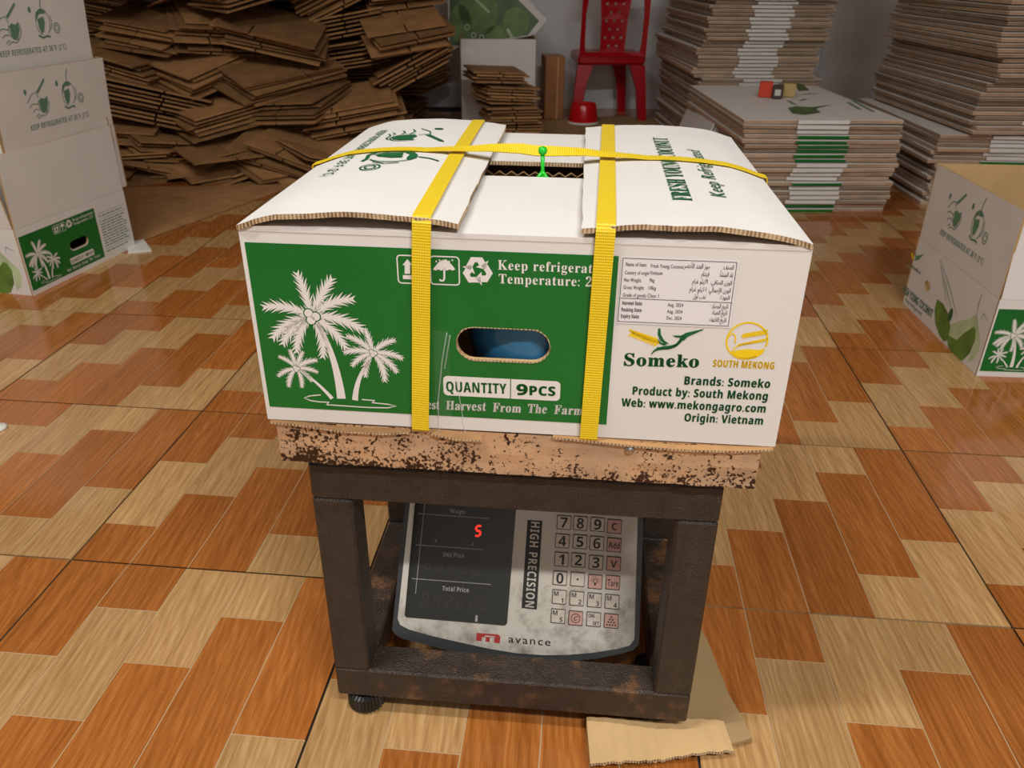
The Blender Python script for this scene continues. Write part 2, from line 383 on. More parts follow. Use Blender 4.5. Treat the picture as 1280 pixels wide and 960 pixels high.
class Art:
    def __init__(s): s.v = []; s.f = []; s.todo = []
    def add(s, vs, fs): b = len(s.v); s.v += list(vs); s.f += [tuple(i + b for i in q) for q in fs]
    def poly(s, pts):
        tri = tessellate_polygon([[Vector((x, y, 0)) for x, y in pts]]); s.add(pts, tri)
    def holed(s, outer, holes):
        loops = [outer] + holes; tri = tessellate_polygon([[Vector((x, y, 0)) for x, y in l] for l in loops]); s.add([q for l in loops for q in l], tri)
    def ell(s, cx, cy, rx, ry, rot=0, k=20):
        c, sn = math.cos(rot), math.sin(rot)
        s.poly([(cx + rx * math.cos(t) * c - ry * math.sin(t) * sn, cy + rx * math.cos(t) * sn + ry * math.sin(t) * c) for t in [2 * PI * i / k for i in range(k)]])
    def stroke(s, pts, w, taper=False):
        n = len(pts); vs = []
        ws = w if isinstance(w, (list, tuple)) else [w] * n
        for i in range(n):
            a = pts[max(i - 1, 0)]; b = pts[min(i + 1, n - 1)]; dx, dy = b[0] - a[0], b[1] - a[1]; l = math.hypot(dx, dy) or 1
            h = ws[i] / 2
            if taper: h *= max(0.08, math.sin(PI * (0.08 + 0.84 * i / (n - 1))))
            vs += [(pts[i][0] - dy / l * h, pts[i][1] + dx / l * h), (pts[i][0] + dy / l * h, pts[i][1] - dx / l * h)]
        s.add(vs, [(2 * i, 2 * i + 1, 2 * i + 3, 2 * i + 2) for i in range(n - 1)])
    def ring(s, cx, cy, rx, ry, w, k=28, a0=0, a1=2 * PI): s.stroke([(cx + rx * math.cos(a0 + (a1 - a0) * i / k), cy + ry * math.sin(a0 + (a1 - a0) * i / k)) for i in range(k + 1)], w)
    def rrect(s, x0, y0, x1, y1, r): s.poly(rrect(x0, y0, x1, y1, r))
    def text(s, t, a, b, height, weight=0.0, shear=0.0, spacing=1.0):   # baseline from a to b; height of one em
        s.todo.append((want(t, shear, spacing), a, b, height, weight))
    def textc(s, t, cx, y, height, weight=0.0, shear=0.0):              # centred, natural width
        s.todo.append((want(t, shear), (cx, y), None, height, weight))
    def flush(s):
        if s.todo: fetch()
        for key, a, b, height, weight in s.todo:
            vs, fs, w = TXT[key]
            if b is None: a, b = (a[0] - w * height / 2, a[1]), (a[0] + w * height / 2, a[1])
            dx, dy = b[0] - a[0], b[1] - a[1]; l = math.hypot(dx, dy); ex = (dx / l, dy / l); ey = (-ex[1], ex[0]); k = l / w
            for ox, oy in (((0, 0),) if weight < 0.008 else ((-1, 0), (1, 0), (0, .7), (0, -.7)) if weight > 0.015 else ((-1, 0), (1, 0))):
                ox *= weight * height; oy *= weight * height
                s.add([(a[0] + ex[0] * (x * k + ox) + ey[0] * (y * height + oy), a[1] + ex[1] * (x * k + ox) + ey[1] * (y * height + oy)) for x, y in vs], fs)
        s.todo = []
    def obj(s, name, mat, mp, parent, eps=0.0004, M=None, **tags):
        s.flush(); b = MB(); n = len(s.v); fs = []
        for q in s.f:
            (ax, ay), (bx, by), (cx, cy) = s.v[q[0]], s.v[q[1]], s.v[q[2]]
            fs.append(q if (bx - ax) * (cy - ay) - (by - ay) * (cx - ax) >= 0 else tuple(reversed(q)))
        b.add([mp(x, y, -eps) for x, y in s.v], fs)
        return b.obj(name, mat, parent, **tags)
def rrect(x0, y0, x1, y1, r, k=5):
    out = []
    for cx, cy, a in ((x1 - r, y1 - r, 0), (x0 + r, y1 - r, PI / 2), (x0 + r, y0 + r, PI), (x1 - r, y0 + r, 1.5 * PI)):
        out += [(cx + r * math.cos(a + PI / 2 * i / k), cy + r * math.sin(a + PI / 2 * i / k)) for i in range(k + 1)]
    return out
def stadium(cx, cy, w, h, k=10):
    r = h / 2; a = w / 2 - r
    return [(cx + a + r * math.cos(-PI / 2 + PI * i / k), cy + r * math.sin(-PI / 2 + PI * i / k)) for i in range(k + 1)] + [(cx - a + r * math.cos(PI / 2 + PI * i / k), cy + r * math.sin(PI / 2 + PI * i / k)) for i in range(k + 1)]
class Face:         # a flat face in a thing's own space: x to the right, y up as seen from outside
    def __init__(s, O, ex, ey, M): s.O = Vector(O); s.ex = Vector(ex); s.ey = Vector(ey); s.n = s.ex.cross(s.ey); s.M = M
    def __call__(s, x, y, d=0): return s.O + s.ex * x + s.ey * y - s.n * d
    def px(s, u, v):
        p = at_plane(u, v, s.M @ s.O, s.M.to_3x3() @ s.n); q = s.M.inverted() @ p - s.O
        return (q.dot(s.ex), q.dot(s.ey))

# =================================================================== the room
YAW_T = -0.0904267
TILE = 0.45
GO = Matrix.Rotation(YAW_T, 4, 'Z') @ Vector((-1.6426333 * TILE, 1.9240786 * TILE, 0))    # a tile corner
floor_bm = MB(); floor_bm.box(-4.2, 4.2, -2.5, 5.22, -0.05, -0.0035)
floor = floor_bm.obj('floor', 'grout', kind='structure', label='glossy wood-look tiled floor with staggered planks')
PAT = [[('d', 0, .2), ('l', .2, .6), ('d', .6, 1)], [('d', 0, .4), ('l', .4, .8), ('d', .8, 1)], [('d', 0, .6), ('l', .6, 1)], [('l', 0, .2), ('d', .2, .8), ('l', .8, 1)], [('l', 0, .4), ('d', .4, 1)]]
tb = MB(); tb.box(0.0016, TILE - 0.0016, 0.0016, TILE - 0.0016, -0.0035, -0.0006); tile_me = tb.mesh('tile', 'groove')
plank_me = {}
for i, col in enumerate(PAT):
    for c, a, b in col:
        g = 0.0009; t = MB()
        x0 = i / 5 * TILE + (g if i else 0.0016); x1 = (i + 1) / 5 * TILE - (g if i < 4 else 0.0016)
        y0 = a * TILE + (g if a else 0.0016); y1 = b * TILE - (g if b < 1 else 0.0016)
        t.box(x0, x1, y0, y1, -0.003, 0.0)
        plank_me[(i, a)] = t.mesh('plank', 'plank_dark' if c == 'd' else 'plank_light')
far = {'plank_dark': MB(), 'plank_light': MB()}
tiles = []
for i in range(-8, 13):
    for j in range(-5, 11):
        p = GO + Matrix.Rotation(YAW_T, 3, 'Z') @ Vector((i * TILE, j * TILE, 0))
        c = GO + Matrix.Rotation(YAW_T, 3, 'Z') @ Vector(((i + .5) * TILE, (j + .5) * TILE, 0))
        if c.y < -1.5 or c.y > 5.2 or abs(c.x) > 3.9: continue
        q = c - CAM; zc = q.dot(FW)
        if zc < 0.15 or abs(q.dot(RIGHT)) / zc > 0.95 or abs(q.dot(DOWN)) / zc > 0.85: vis = 99 + c.length
        else: vis = zc + (3 if abs(q.dot(RIGHT)) / zc > 0.8 or q.dot(DOWN) / zc > 0.62 else 0)
        tiles.append((vis, p))
tiles.sort(key=lambda t: t[0])
for k, (vis, p) in enumerate(tiles):
    M = Matrix.Translation((p.x, p.y, random.uniform(-0.0003, 0.0))) @ Matrix.Rotation(YAW_T, 4, 'Z')
    tl = place('tile', tile_me, floor, M)
    if k < 23:
        for key, me in plank_me.items(): place('plank', me, tl)
    else:
        for me in plank_me.values():
            far[me.materials[0].name].add([M @ v.co for v in me.vertices], [tuple(q.vertices) for q in me.polygons])
for m, b in far.items(): b.obj('plank_field', m, floor, kind='stuff')
WY = 5.15
wb = MB(); wb.box(-4.2, 4.2, WY, WY + 0.1, 0, 2.9); wall_b = wb.obj('wall_back', 'wall_paint', kind='structure', label='smooth white panelled back wall')
for x in (-2.2, -1.3, -0.4, 0.36, 0.95, 1.85, 2.75):
    s = MB(); s.box(x - 0.012, x + 0.012, WY - 0.004, WY + 0.001, 0, 2.9); s.obj('panel_seam', 'wall_paint', wall_b)
wb = MB(); wb.box(-4.2, 4.2, -2.6, -2.5, 0, 2.9); wb.obj('wall_front', 'wall_paint', kind='structure', label='white wall behind the photographer')
wb = MB(); wb.box(-4.2, 4.2, -2.6, WY + 0.1, 2.9, 3.0); wb.obj('ceiling', 'wall_paint', kind='structure', label='plain white ceiling over the store room')
wb = MB(); wb.box(3.9, 4.0, -2.5, WY, 0, 2.9); wb.obj('wall_right', 'wall_paint', kind='structure', label='white side wall beyond the carton stacks')
wb = MB(); wb.box(-4.0, -3.9, -2.5, WY, 0, 2.9); wb.obj('wall_left', 'wall_paint', kind='structure', label='white side wall beyond the cardboard pile')

# =================================================================== the platform scale
SYAW = math.atan2(-0.08748211, 0.99616609)
SM = yawM(0.000438, 0.641558, 0, SYAW)
scale = thing('platform_scale', 'black steel platform scale with a rusty pale top plate, carrying the strapped white carton', 'scale', SM)
FW2, FD, TH = 0.2035, 0.315, 0.041
for sx in (-1, 1):
    for y0 in (0, FD - TH):
        b = MB(); x0 = -FW2 if sx < 0 else FW2 - TH; b.cbox(x0, x0 + TH, y0, y0 + TH, 0.0735, 0.3145, 0.0025); b.obj('leg', 'steel', scale)
    x0 = -FW2 if sx < 0 else FW2 - TH
    for z0, m in ((0.03, 'steel_rusty'), (0.3145, 'steel')):
        b = MB(); b.cbox(x0, x0 + TH, TH, FD - TH, z0 + 0.0003, z0 + 0.0435, 0.0025); b.obj('side_beam', m, scale)
for y0 in (0, FD - TH):
    b = MB(); b.cbox(-FW2, FW2, y0, y0 + TH, 0.03, 0.0738, 0.0025); b.obj('bottom_beam', 'steel_rusty', scale)
    b = MB(); b.cbox(-FW2, FW2, y0, y0 + TH, 0.3143, 0.357, 0.0025); b.obj('top_beam', 'steel', scale)
for x, y in ((-0.1755, 0.020), (0.170, 0.085), (-0.170, FD - 0.022), (0.170, FD - 0.022)):
    b = MB(); b.lathe([(0.018, 0), (0.0225, 0.003), (0.0225, 0.022), (0.018, 0.025), (0.006, 0.0255), (0.006, 0.034)], (x, y, 0.0 if x < 0 else 0.0065), 56, 0, 0.09); b.obj('foot', 'black_plastic', scale)
plate = MB()
PX0, PX1, PY0, PY1, PZ0, PZ1 = -0.2235, 0.2275, -0.0125, 0.36, 0.3665, 0.412
def plate_side(u, v):
    return (PX0 + (PX1 - PX0) * u, PY0 + 0.0012 * noise.noise((u * 14, v * 3, 0)), PZ0 + (PZ1 - PZ0) * v + (0.0012 * noise.noise((u * 22, 0, 5)) if v == 0 else 0))
plate.grid(plate_side, 60, 4)
plate.box(PX0, PX1, PY0 + 0.002, PY1, PZ0 + 0.002, PZ1)
plate.box(PX0 + 0.02, PX1 - 0.02, PY0 + 0.02, PY1 - 0.04, 0.354, PZ0 + 0.004)
po = plate.obj('platter', 'rust_plate', scale, label='pale top plate speckled with brown rust')
sf = Face((0, PY0, 0), (1, 0, 0), (0, 0, 1), SM)
bx, bz = sf.px(787, 562)
b = MB(); b.v = []
b.grid(lambda u, v: (bx + 0.0052 * math.sin(v * PI / 2) * math.cos(u * 2 * PI), PY0 + 0.001 - 0.0045 * math.cos(v * PI / 2), bz + 0.0052 * math.sin(v * PI / 2) * math.sin(u * 2 * PI)), 14, 5)
b.obj('bolt', 'screw', po, True)

# =================================================================== the scale's indicator
ITILT = rad(34)
iM = SM @ Matrix.Translation((0.0, 0.058, 0.044)) @ Matrix.Rotation(rad(-1.5), 4, 'Z') @ Matrix.Rotation(-ITILT, 4, 'X')   # x right, z up the face, -y outwards
# re-centre so that the face's own origin lies in the middle of the panel
fc0 = Face((0, 0, 0), (1, 0, 0), (0, 0, 1), iM)
c0 = fc0.px(650, 725)
iM = iM @ Matrix.Translation((c0[0], 0, c0[1])) @ Matrix.Rotation(rad(90), 4, 'X')      # now x right, y up the face, z outwards
ind = thing('scale_indicator', 'dirty grey electronic price display with keypad, tilted inside the black scale frame', 'scale display', iM)
IF = Face((0, 0, 0), (1, 0, 0), (0, 1, 0), iM)
P = IF.px
outer = [P(*q) for q in ((509, 600), (489.5, 788), (494, 794), (503, 799), (531, 806), (570, 816), (627, 825), (665, 827.5), (706, 827.5), (745, 824), (776, 818), (792, 813), (799, 806), (806, 610))]
inner = [P(*q) for q in ((515, 606), (497, 773), (500, 781), (511.5, 787), (540, 795), (575, 803), (612, 811), (645, 816.5), (680, 819), (706, 819), (740, 816), (772, 811), (787, 807), (793, 799), (798, 612))]
b = MB(); b.slab(outer, [], lambda x, y, d: (x * (1 - d * 3.2), y * (1 - d * 3.2) + d * 0.25, -0.002 - d), 0.035, 0, 0, 0); b.obj('housing', 'bezel', ind)
b = MB(); b.slab(inner, [], lambda x, y, d: (x, y, 0.0 - d), 0.004, 0, 0, 0); b.obj('face_plate', 'face_plate', ind)
b = MB(); c = P(650, 700); b.box(-0.075, 0.075, c[1] - 0.05, c[1] + 0.05, -0.065, -0.03); b.obj('rear_housing', 'black_plastic', ind)
# a foot that stands on the floor behind
inv = iM.inverted()
b = MB(); vs = []
w0 = iM @ Vector((0, 0, -0.03)); 
b.box(-0.06, 0.06, 0.115, 0.175, 0.0, 0.12, 0, inv @ SM); b.obj('stand', 'black_plastic', ind)
disp = [P(521, 604), P(506, 769), P(508, 771.5), P(631, 782), P(634, 779), P(647, 612)]
b = MB(); b.slab(disp, [], lambda x, y, d: (x, y, 0.0008 - d), 0.003, 0, 0, 0); do = b.obj('display', 'display', ind)
for t in [c for c in '0123456789CVM']: want(SAB(t))
for t in ('Add', 'Tare', 'Weight'): want(SAN(t))
a = Art(); lw = 0.0007
for q in (((531, 630), (519.5, 742)), ((523, 642), (611, 648)), ((520, 681), (604, 687)), ((515, 723), (614, 730.5))): a.stroke([P(*q[0]), P(*q[1])], lw)
a.text(SAN('Weight'), P(562.5, 641), P(582, 642.5), 0.0075); a.text(SAB('Unit Price'), P(554, 695.5), P(580, 697.5), 0.0078); a.text(SAB('Total Price'), P(553, 738), P(586, 740.5), 0.0078)
a.text('T', P(543, 678), P(546.5, 678.3), 0.0055); a.text('Z', P(589, 681.5), P(592.5, 681.8), 0.0055)
a.stroke([P(596, 769), P(595.4, 777)], 0.0028)
a.obj('display_lettering', 'display_mark', lambda x, y, d: (x, y, 0.0008 - d), do, 0.0002)
SEG = {'a': ((0, 2), (1, 2)), 'b': ((1, 2), (1, 1)), 'c': ((1, 1), (1, 0)), 'd': ((0, 0), (1, 0)), 'e': ((0, 1), (0, 0)), 'f': ((0, 2), (0, 1)), 'g': ((0, 1), (1, 1))}
def digit(art, c, w, h, segs, lw):
    for s in segs:
        (x0, y0), (x1, y1) = SEG[s]
        f = lambda x, y: (c[0] + (x - .5) * w + (y - 1) * h * 0.07, c[1] + (y - 1) * h / 2)
        A, B = f(x0, y0), f(x1, y1); g = 0.12
        art.stroke([(A[0] + (B[0] - A[0]) * g, A[1] + (B[1] - A[1]) * g), (B[0] - (B[0] - A[0]) * g, B[1] - (B[1] - A[1]) * g)], lw)
a = Art(); digit(a, P(598, 663.5), 0.0062, 0.0125, 'afgcd', 0.0024); a.obj('lit_digit', 'led_red', lambda x, y, d: (x, y, 0.0008 - d), do, 0.0003)
for cs in ([(538, 658), (553, 659), (568, 660.5), (583, 662)], [(535, 705), (550, 706.5), (565, 708), (580, 709.5), (595, 711)], [(531, 749), (546, 750.5), (561, 752), (576, 753.5), (591, 755), (605, 756.5)]):
    for q in cs:
        a = Art(); digit(a, P(*q), 0.0066, 0.0135, 'abcdefg', 0.0018); a.obj('dark_digit', 'ghost_digit', lambda x, y, d: (x, y, 0.0008 - d), do, 0.0002)
a = Art(); a.poly([P(659.5, 650), P(652, 760), P(671, 762), P(678, 651)]); bo = a.obj('name_bar', 'key_text', IF, ind, 0.0004)
a = Art(); a.text(SAB('HIGH PRECISION'), P(664, 652), P(656.5, 758.5), 0.0150)
# the words run downwards: baseline on the left hand side of the bar
a.obj('bar_lettering', 'face_plate', IF, bo, 0.0007)
rows = [[(705, 653), (725.5, 654), (747, 655.5), (768, 658)], [(703, 676), (725, 677), (746, 679), (767.5, 681)], [(702, 699), (723, 700), (745, 703), (767, 704.5)], [(700, 722.5), (722, 724), (744, 727), (766, 728)], [(699, 746), (721, 748), (743, 750), (765, 752)], [(697.5, 770), (719.5, 772.5), (742, 774), (764, 776)]]
keys = [['7', '8', '9', 'C'], ['4', '5', '6', 'Add'], ['1', '2', '3', 'V'], ['0', '.', 'lamp', 'Tare'], ['M1', 'M2', 'M3', 'M4'], ['M5', 'ring', 'CHGSET', 'dots']]
e0 = P(705, 653); e1 = P(768, 658); kang = math.atan2(e1[1] - e0[1], e1[0] - e0[0])
K = 0.0088
kr = MB(); kr.slab(rrect(-K, -K, K, K, 0.001, 2), [], lambda x, y, d: (x, y, 0.0009 - d), 0.0012, 0, 0, 0)
def key_cap(m): 
    t = MB(); t.slab(rrect(-K * .9, -K * .9, K * .9, K * .9, 0.001, 2), [], lambda x, y, d: (x * (1 + d * 40) if d else x * .96, y * (1 + d * 0) if d else y * .96, 0.0019 - d), 0.0011, 0, 0, 0); return t.mesh('key_cap', m)
rim_me = kr.mesh('key', 'key_rim'); cap_c = key_cap('key_cream'); cap_p = key_cap('key_pink')
for r in range(6):
    for q in range(4):
        t = keys[r][q]; p = P(*rows[r][q])
        kM = Matrix.Translation((p[0], p[1], 0)) @ Matrix.Rotation(kang, 4, 'Z')
        k = place('key', rim_me, ind, kM)
        pink = q == 3 and r < 4 or t in ('lamp', 'ring', 'dots')
        place('key_cap', cap_p if pink else cap_c, k)
        a = Art(); u = K
        if len(t) == 1 and t not in '.C V': a.textc(SAB(t), 0, -u * .72, u * 2.0)
        elif t == '.': a.ell(0, 0, u * .14, u * .14)
        elif t in ('C', 'V'): a.textc(SAB(t), 0, -u * .5, u * 1.35)
        elif t in ('Add', 'Tare'): a.text(SAN(t), (-u * .76, -u * .5), (u * .76, -u * .5), u * 1.35, 0.01)
        elif t[0] == 'M': a.textc(SAB('M'), -u * .42, u * .15, u * .85); a.textc(SAB(t[1]), u * .45, -u * .75, u * .9)
        elif t == 'CHGSET': a.text('CHG', (-u * .75, u * .25), (u * .1, u * .25), u * .7, 0.03); a.text('SET', (-u * .05, -u * .75), (u * .75, -u * .75), u * .7, 0.03)
        elif t == 'dots':
            for rr in range(4):
                for cc in range(rr + 1): a.ell((cc - rr / 2) * u * .38, u * (.55 - rr * .36), u * .13, u * .13, 0, 8)
        elif t == 'lamp':
            a.ring(0, u * .1, u * .28, u * .28, u * .1, 14); a.stroke([(-u * .12, -u * .35), (u * .12, -u * .35)], u * .3)
            for i in range(7): g = PI * i / 6; a.stroke([(u * .45 * math.cos(g), u * .1 + u * .45 * math.sin(g)), (u * .65 * math.cos(g), u * .1 + u * .65 * math.sin(g))], u * .07)
        elif t == 'ring':
            a.ring(0, 0, u * .6, u * .6, u * .1, 20); a.text('C', (-u * .22, -u * .3), (u * .3, -u * .3), u * .85, 0.03, 0.3)
        a.obj('key_lettering', 'key_text', lambda x, y, d: (x, y, 0.0019 - d), k, 0.0002)
a = Art(); f = lambda u, v: P(u, v)
a.poly([f(596, 791), f(595, 800.5), f(602, 801.5), f(602.6, 796), f(607.5, 796.6), f(607, 802), f(612, 802.5), f(612.6, 797), f(618, 797.5), f(617.5, 803.2), f(624.6, 804), f(625.6, 796), f(623, 793)])
lo = a.obj('maker_logo', 'logo_red', IF, ind, 0.0004)
a = Art(); a.stroke([f(606, 795), f(619, 796)], 0.0014); a.obj('logo_slot', 'face_plate', IF, lo, 0.0006)
a = Art(); a.text('avance', f(635.5, 803), f(688, 807.5), 0.0135, 0.008, 0, 1.1); a.obj('maker_lettering', 'key_text', IF, ind, 0.0004)

# =================================================================== artwork shared by the cartons
def frond(art, b, t, bend, w, n=11):
    bx_, by_ = b; dx, dy = t[0] - bx_, t[1] - by_; L = math.hypot(dx, dy); nx, ny = -dy / L, dx / L
    cxm, cym = bx_ + dx * .5 + nx * bend * L, by_ + dy * .5 + ny * bend * L
    Pq = lambda s: ((1 - s) ** 2 * bx_ + 2 * s * (1 - s) * cxm + s * s * t[0], (1 - s) ** 2 * by_ + 2 * s * (1 - s) * cym + s * s * t[1])
    pts = [Pq(i / n) for i in range(n + 1)]
    # one toothed outline per side, so that nothing overlaps
    for sgn in (-1, 1):
        out = []
        for i in range(1, n + 1):
            s = i / n; p = pts[i]; q = pts[i - 1]; dx_, dy_ = p[0] - q[0], p[1] - q[1]; l = math.hypot(dx_, dy_); dx_ /= l; dy_ /= l
            ll = w * (0.30 + 0.80 * math.sin(PI * min(1, s * .80 + .06))) * (1 - .25 * (i % 2)); ox, oy = -dy_ * sgn, dx_ * sgn
            root = (q[0] + ox * ll * .16, q[1] + oy * ll * .16)
            out += [root, (p[0] + dx_ * ll * .55 + ox * ll * .62, p[1] + dy_ * ll * .55 + oy * ll * .62)]
        for i in range(n):
            r0, tip = out[2 * i], out[2 * i + 1]; r1 = out[2 * i + 2] if i < n - 1 else pts[n]
            art.add([pts[i], pts[i + 1], r0, r1, tip], [(0, 1, 3), (0, 3, 2), (2, 3, 4)])
def palm(art, dark, nuts, P, crown, tips, trunk, tw, nut):
    c = P(*crown)
    for t in tips:
        tp = P(*t); side = 1 if tp[0] < c[0] else -1
        up = (tp[1] - c[1]) / math.hypot(tp[0] - c[0], tp[1] - c[1])
        frond(art, c, tp, -side * (.20 if up < .75 else .06), math.hypot(tp[0] - c[0], tp[1] - c[1]) * .26)
    pts = [P(*q) for q in trunk]; n = len(pts)
    a, m, b = pts[0], pts[1], pts[2]
    cv = [((1 - s) ** 2 * a[0] + 2 * s * (1 - s) * m[0] + s * s * b[0], (1 - s) ** 2 * a[1] + 2 * s * (1 - s) * m[1] + s * s * b[1]) for s in [i / 10 for i in range(11)]]
    art.stroke(cv, [tw * (.45 + .55 * (i / 10) ** 1.3) for i in range(11)])
    for i, (ox, oy) in enumerate(((-.35, .5), (.62, .05), (-.1, -.55))):
        dark.ell(c[0] + ox * nut, c[1] + oy * nut, nut * .80, nut * .80); nuts.ell(c[0] + ox * nut, c[1] + oy * nut, nut * .62, nut * .62)
MW, MH, MD, MF = 0.470, 0.187, 0.435, 0.186
MC = SM @ Matrix.Translation((0.004, -0.0125 + MD / 2, 0.4135))
FF = Face((0, -MD / 2, 0), (1, 0, 0), (0, 0, 1), MC)
Q = FF.px
z3 = lambda x, y: Q(290 + x / 4, 290 + y / 4)
z4 = lambda x, y: Q(500 + x / 4.5714, 310 + y / 4.5714)
z5 = lambda x, y: Q(740 + x / 4.5714, 300 + y / 4.5714)
z6 = lambda x, y: Q(740 + x / 4.5714, 420 + y / 4.5714)
panel_pts = [Q(307, 302.5), Q(337.5, 509.5), Q(758.6, 529), Q(773, 320)]
PNL = (min(panel_pts[0][0], panel_pts[1][0]), (panel_pts[1][1] + panel_pts[2][1]) / 2, (panel_pts[2][0] + panel_pts[3][0]) / 2, (panel_pts[0][1] + panel_pts[3][1]) / 2)
hl = z4(325, 552); hr = z4(855, 565); ht = z4(590, 462); hb = z4(590, 645)
HOLE = stadium((hl[0] + hr[0]) / 2, (ht[1] + hb[1]) / 2, hr[0] - hl[0], ht[1] - hb[1])
PALMS = [(Art(), Art(), Art()) for _ in range(3)]
ground, ic_up, ic_rain, ic_cycle = Art(), Art(), Art(), Art()
palm(*PALMS[0], z3, (398, 422), [(325, 205), (500, 232), (605, 335), (655, 490), (570, 580), (455, 625), (325, 600), (205, 530), (160, 375), (255, 560)], [(428, 455), (520, 610), (548, 832)], 0.0082, 0.0062)
palm(*PALMS[1], z3, (705, 605), [(575, 520), (665, 485), (815, 540), (852, 632), (825, 700), (765, 745), (668, 722), (602, 668), (562, 602)], [(692, 640), (622, 720), (616, 840)], 0.0056, 0.0032)
palm(*PALMS[2], z3, (322, 682), [(236, 622), (290, 588), (355, 598), (425, 640), (428, 700), (400, 745), (350, 775), (285, 772), (232, 720)], [(345, 690), (440, 760), (502, 832)], 0.0038, 0.0028)
ground.stroke([z3(*q) for q in ((445, 813), (390, 818), (362, 828), (395, 842), (440, 848), (488, 850), (472, 862), (560, 868), (680, 876), (780, 878), (822, 869), (780, 860), (700, 852), (715, 842), (650, 836))], 0.0011)
def icon_frame(art, x0, y0, x1, y1, mp):
    a, b = mp(x0, y1), mp(x1, y0); r = 0.0035; w = 0.0011
    art.holed(rrect(a[0], a[1], b[0], b[1], r), [rrect(a[0] + w, a[1] + w, b[0] - w, b[1] - w, r - w)])
icon_frame(ic_up, 830, 117, 972, 256, z3); icon_frame(ic_rain, 992, 122, 1138, 262, z3)
for o in (0, 58):
    ic_up.poly([z3(*q) for q in ((852 + o, 165), (878 + o, 135), (904 + o, 165), (892 + o, 165), (892 + o, 208), (864 + o, 208), (864 + o, 165))])
ic_up.stroke([z3(855, 224), z3(950, 228)], 0.0036)
um = [z3(1005 + 112 * i / 12, 186 - 48 * math.sin(PI * i / 12)) for i in range(13)] + [z3(1117 - 112 * i / 8, 186 + (6 if i % 2 else 0)) for i in range(1, 8)]
ic_rain.poly(um); ic_rain.stroke([z3(*q) for q in ((1062, 180), (1062, 232), (1056, 243), (1046, 243), (1038, 236))], 0.0016)
for i in range(6): p = z3(1022 + i * 16, 146 - (6 if i % 2 else 0)); ic_rain.ell(p[0], p[1], 0.0008, 0.0008, 0, 6)
rc = z4(443, 130)
for i in range(3):
    A = rad(-120 * i); R_ = 0.0165; c_, s_ = math.cos(A), math.sin(A)
    ic_cycle.poly([(rc[0] + R_ * (x * c_ - y * s_), rc[1] + R_ * (x * s_ + y * c_)) for x, y in ((-.62, .16), (-.32, .72), (.26, .72), (.40, .47), (.56, .57), (.40, .10), (-.08, .20), (.10, .30), (.00, .46), (-.12, .46), (-.36, .02))])
SER = lambda s: ''.join(chr(0x1D400 + ord(c) - 65) if c.isupper() else chr(0x1D41A + ord(c) - 97) if c.islower() else chr(0x1D7CE + ord(c) - 48) if c.isdigit() else c for c in s)
FRK = lambda s: ''.join(chr(0x1D56C + ord(c) - 65) if c.isupper() else chr(0x1D586 + ord(c) - 97) if c.islower() else c for c in s)
lw1, lw2, lw3 = Art(), Art(), Art()
lw1.text(SER('Keep refrigerated'), z4(560, 122), z4(1180, 146), 0.0122)
lw2.text(SER('Temperature: 2'), z4(565, 200), z4(1095, 220), 0.0122); lw2.text(SER('°C'), z4(1108, 221), z4(1172, 224), 0.0122)
q0, q1 = z4(250, 835), z4(918, 765)
qa = Art(); qa.rrect(q0[0], q0[1] - 0.0008, q1[0], q1[1] + 0.0006, 0.0042)
qd = z4(632, 800)
qt = Art(); qt.text(SAB('QUANTITY'), z4(266, 818), z4(608, 832), 0.0145, 0.012); qt.text(SAB('9'), z4(668, 836), z4(728, 838), 0.0150, 0.03); qt.text(SAB('PCS'), z4(742, 838), z4(886, 843), 0.0128, 0.03)
qt.stroke([(qd[0], q0[1] - 0.0008), (qd[0], q1[1] + 0.0006)], 0.0008)
for t, A, B in (('Best', z4(122, 916), z4(226, 920)), ('Harvest', z4(264, 922), z4(492, 930)), ('From', z4(530, 934), z4(690, 940)), ('The', z4(732, 940), z4(838, 945)), ('Farm', z4(880, 947), z4(1042, 954))): lw3.text(SER(t), A, B, 0.0138, 0.012, 0.12)
# bird-and-wheat logo, round wheat logo
def bez(P0, P1, P2, P3, n=12): return [tuple((1 - s) ** 3 * P0[k] + 3 * s * (1 - s) ** 2 * P1[k] + 3 * s * s * (1 - s) * P2[k] + s ** 3 * P3[k] for k in (0, 1)) for s in [i / n for i in range(n + 1)]]
bird = Art()
bird.stroke(bez(z5(338, 655), z5(370, 590), z5(470, 640), z5(505, 575)), [0.0006 + 0.0028 * math.sin(PI * i / 13) for i in range(13)])
bird.stroke(bez(z5(372, 612), z5(440, 640), z5(500, 600), z5(522, 545)), [0.0008 + 0.0026 * (i / 12) for i in range(13)])
bird.poly([z5(*q) for q in ((505, 572), (512, 545), (535, 530), (638, 507), (635, 514), (548, 552), (525, 575))])
bird.poly([z5(*q) for q in ((378, 506), (390, 502), (394, 540), (412, 572), (440, 592), (415, 594), (388, 572), (375, 540))])
bird.poly([z5(*q) for q in ((372, 560), (395, 585), (430, 598), (412, 603), (385, 592))])
bird.poly([z5(*q) for q in ((458, 545), (500, 545), (520, 548), (505, 558), (478, 556))])
wheat = Art()
for i in range(9):
    s = i / 8; cx_, cy_ = 235 + 140 * s, 535 + 50 * s
    for g in (-1, 1):
        A, B = z5(cx_, cy_), z5(cx_ - 14, cy_ + g * (13 + 6 * s) - 6)
        wheat.ell((A[0] + B[0]) / 2, (A[1] + B[1]) / 2, 0.0036, 0.0012, math.atan2(A[1] - B[1], A[0] - B[0]) , 10)
wheat.stroke([z5(212, 515), z5(290, 560), z5(390, 592)], 0.0012)
wheat2, wheat3 = Art(), Art()
rl = z5(885, 576); r_ = 0.0168
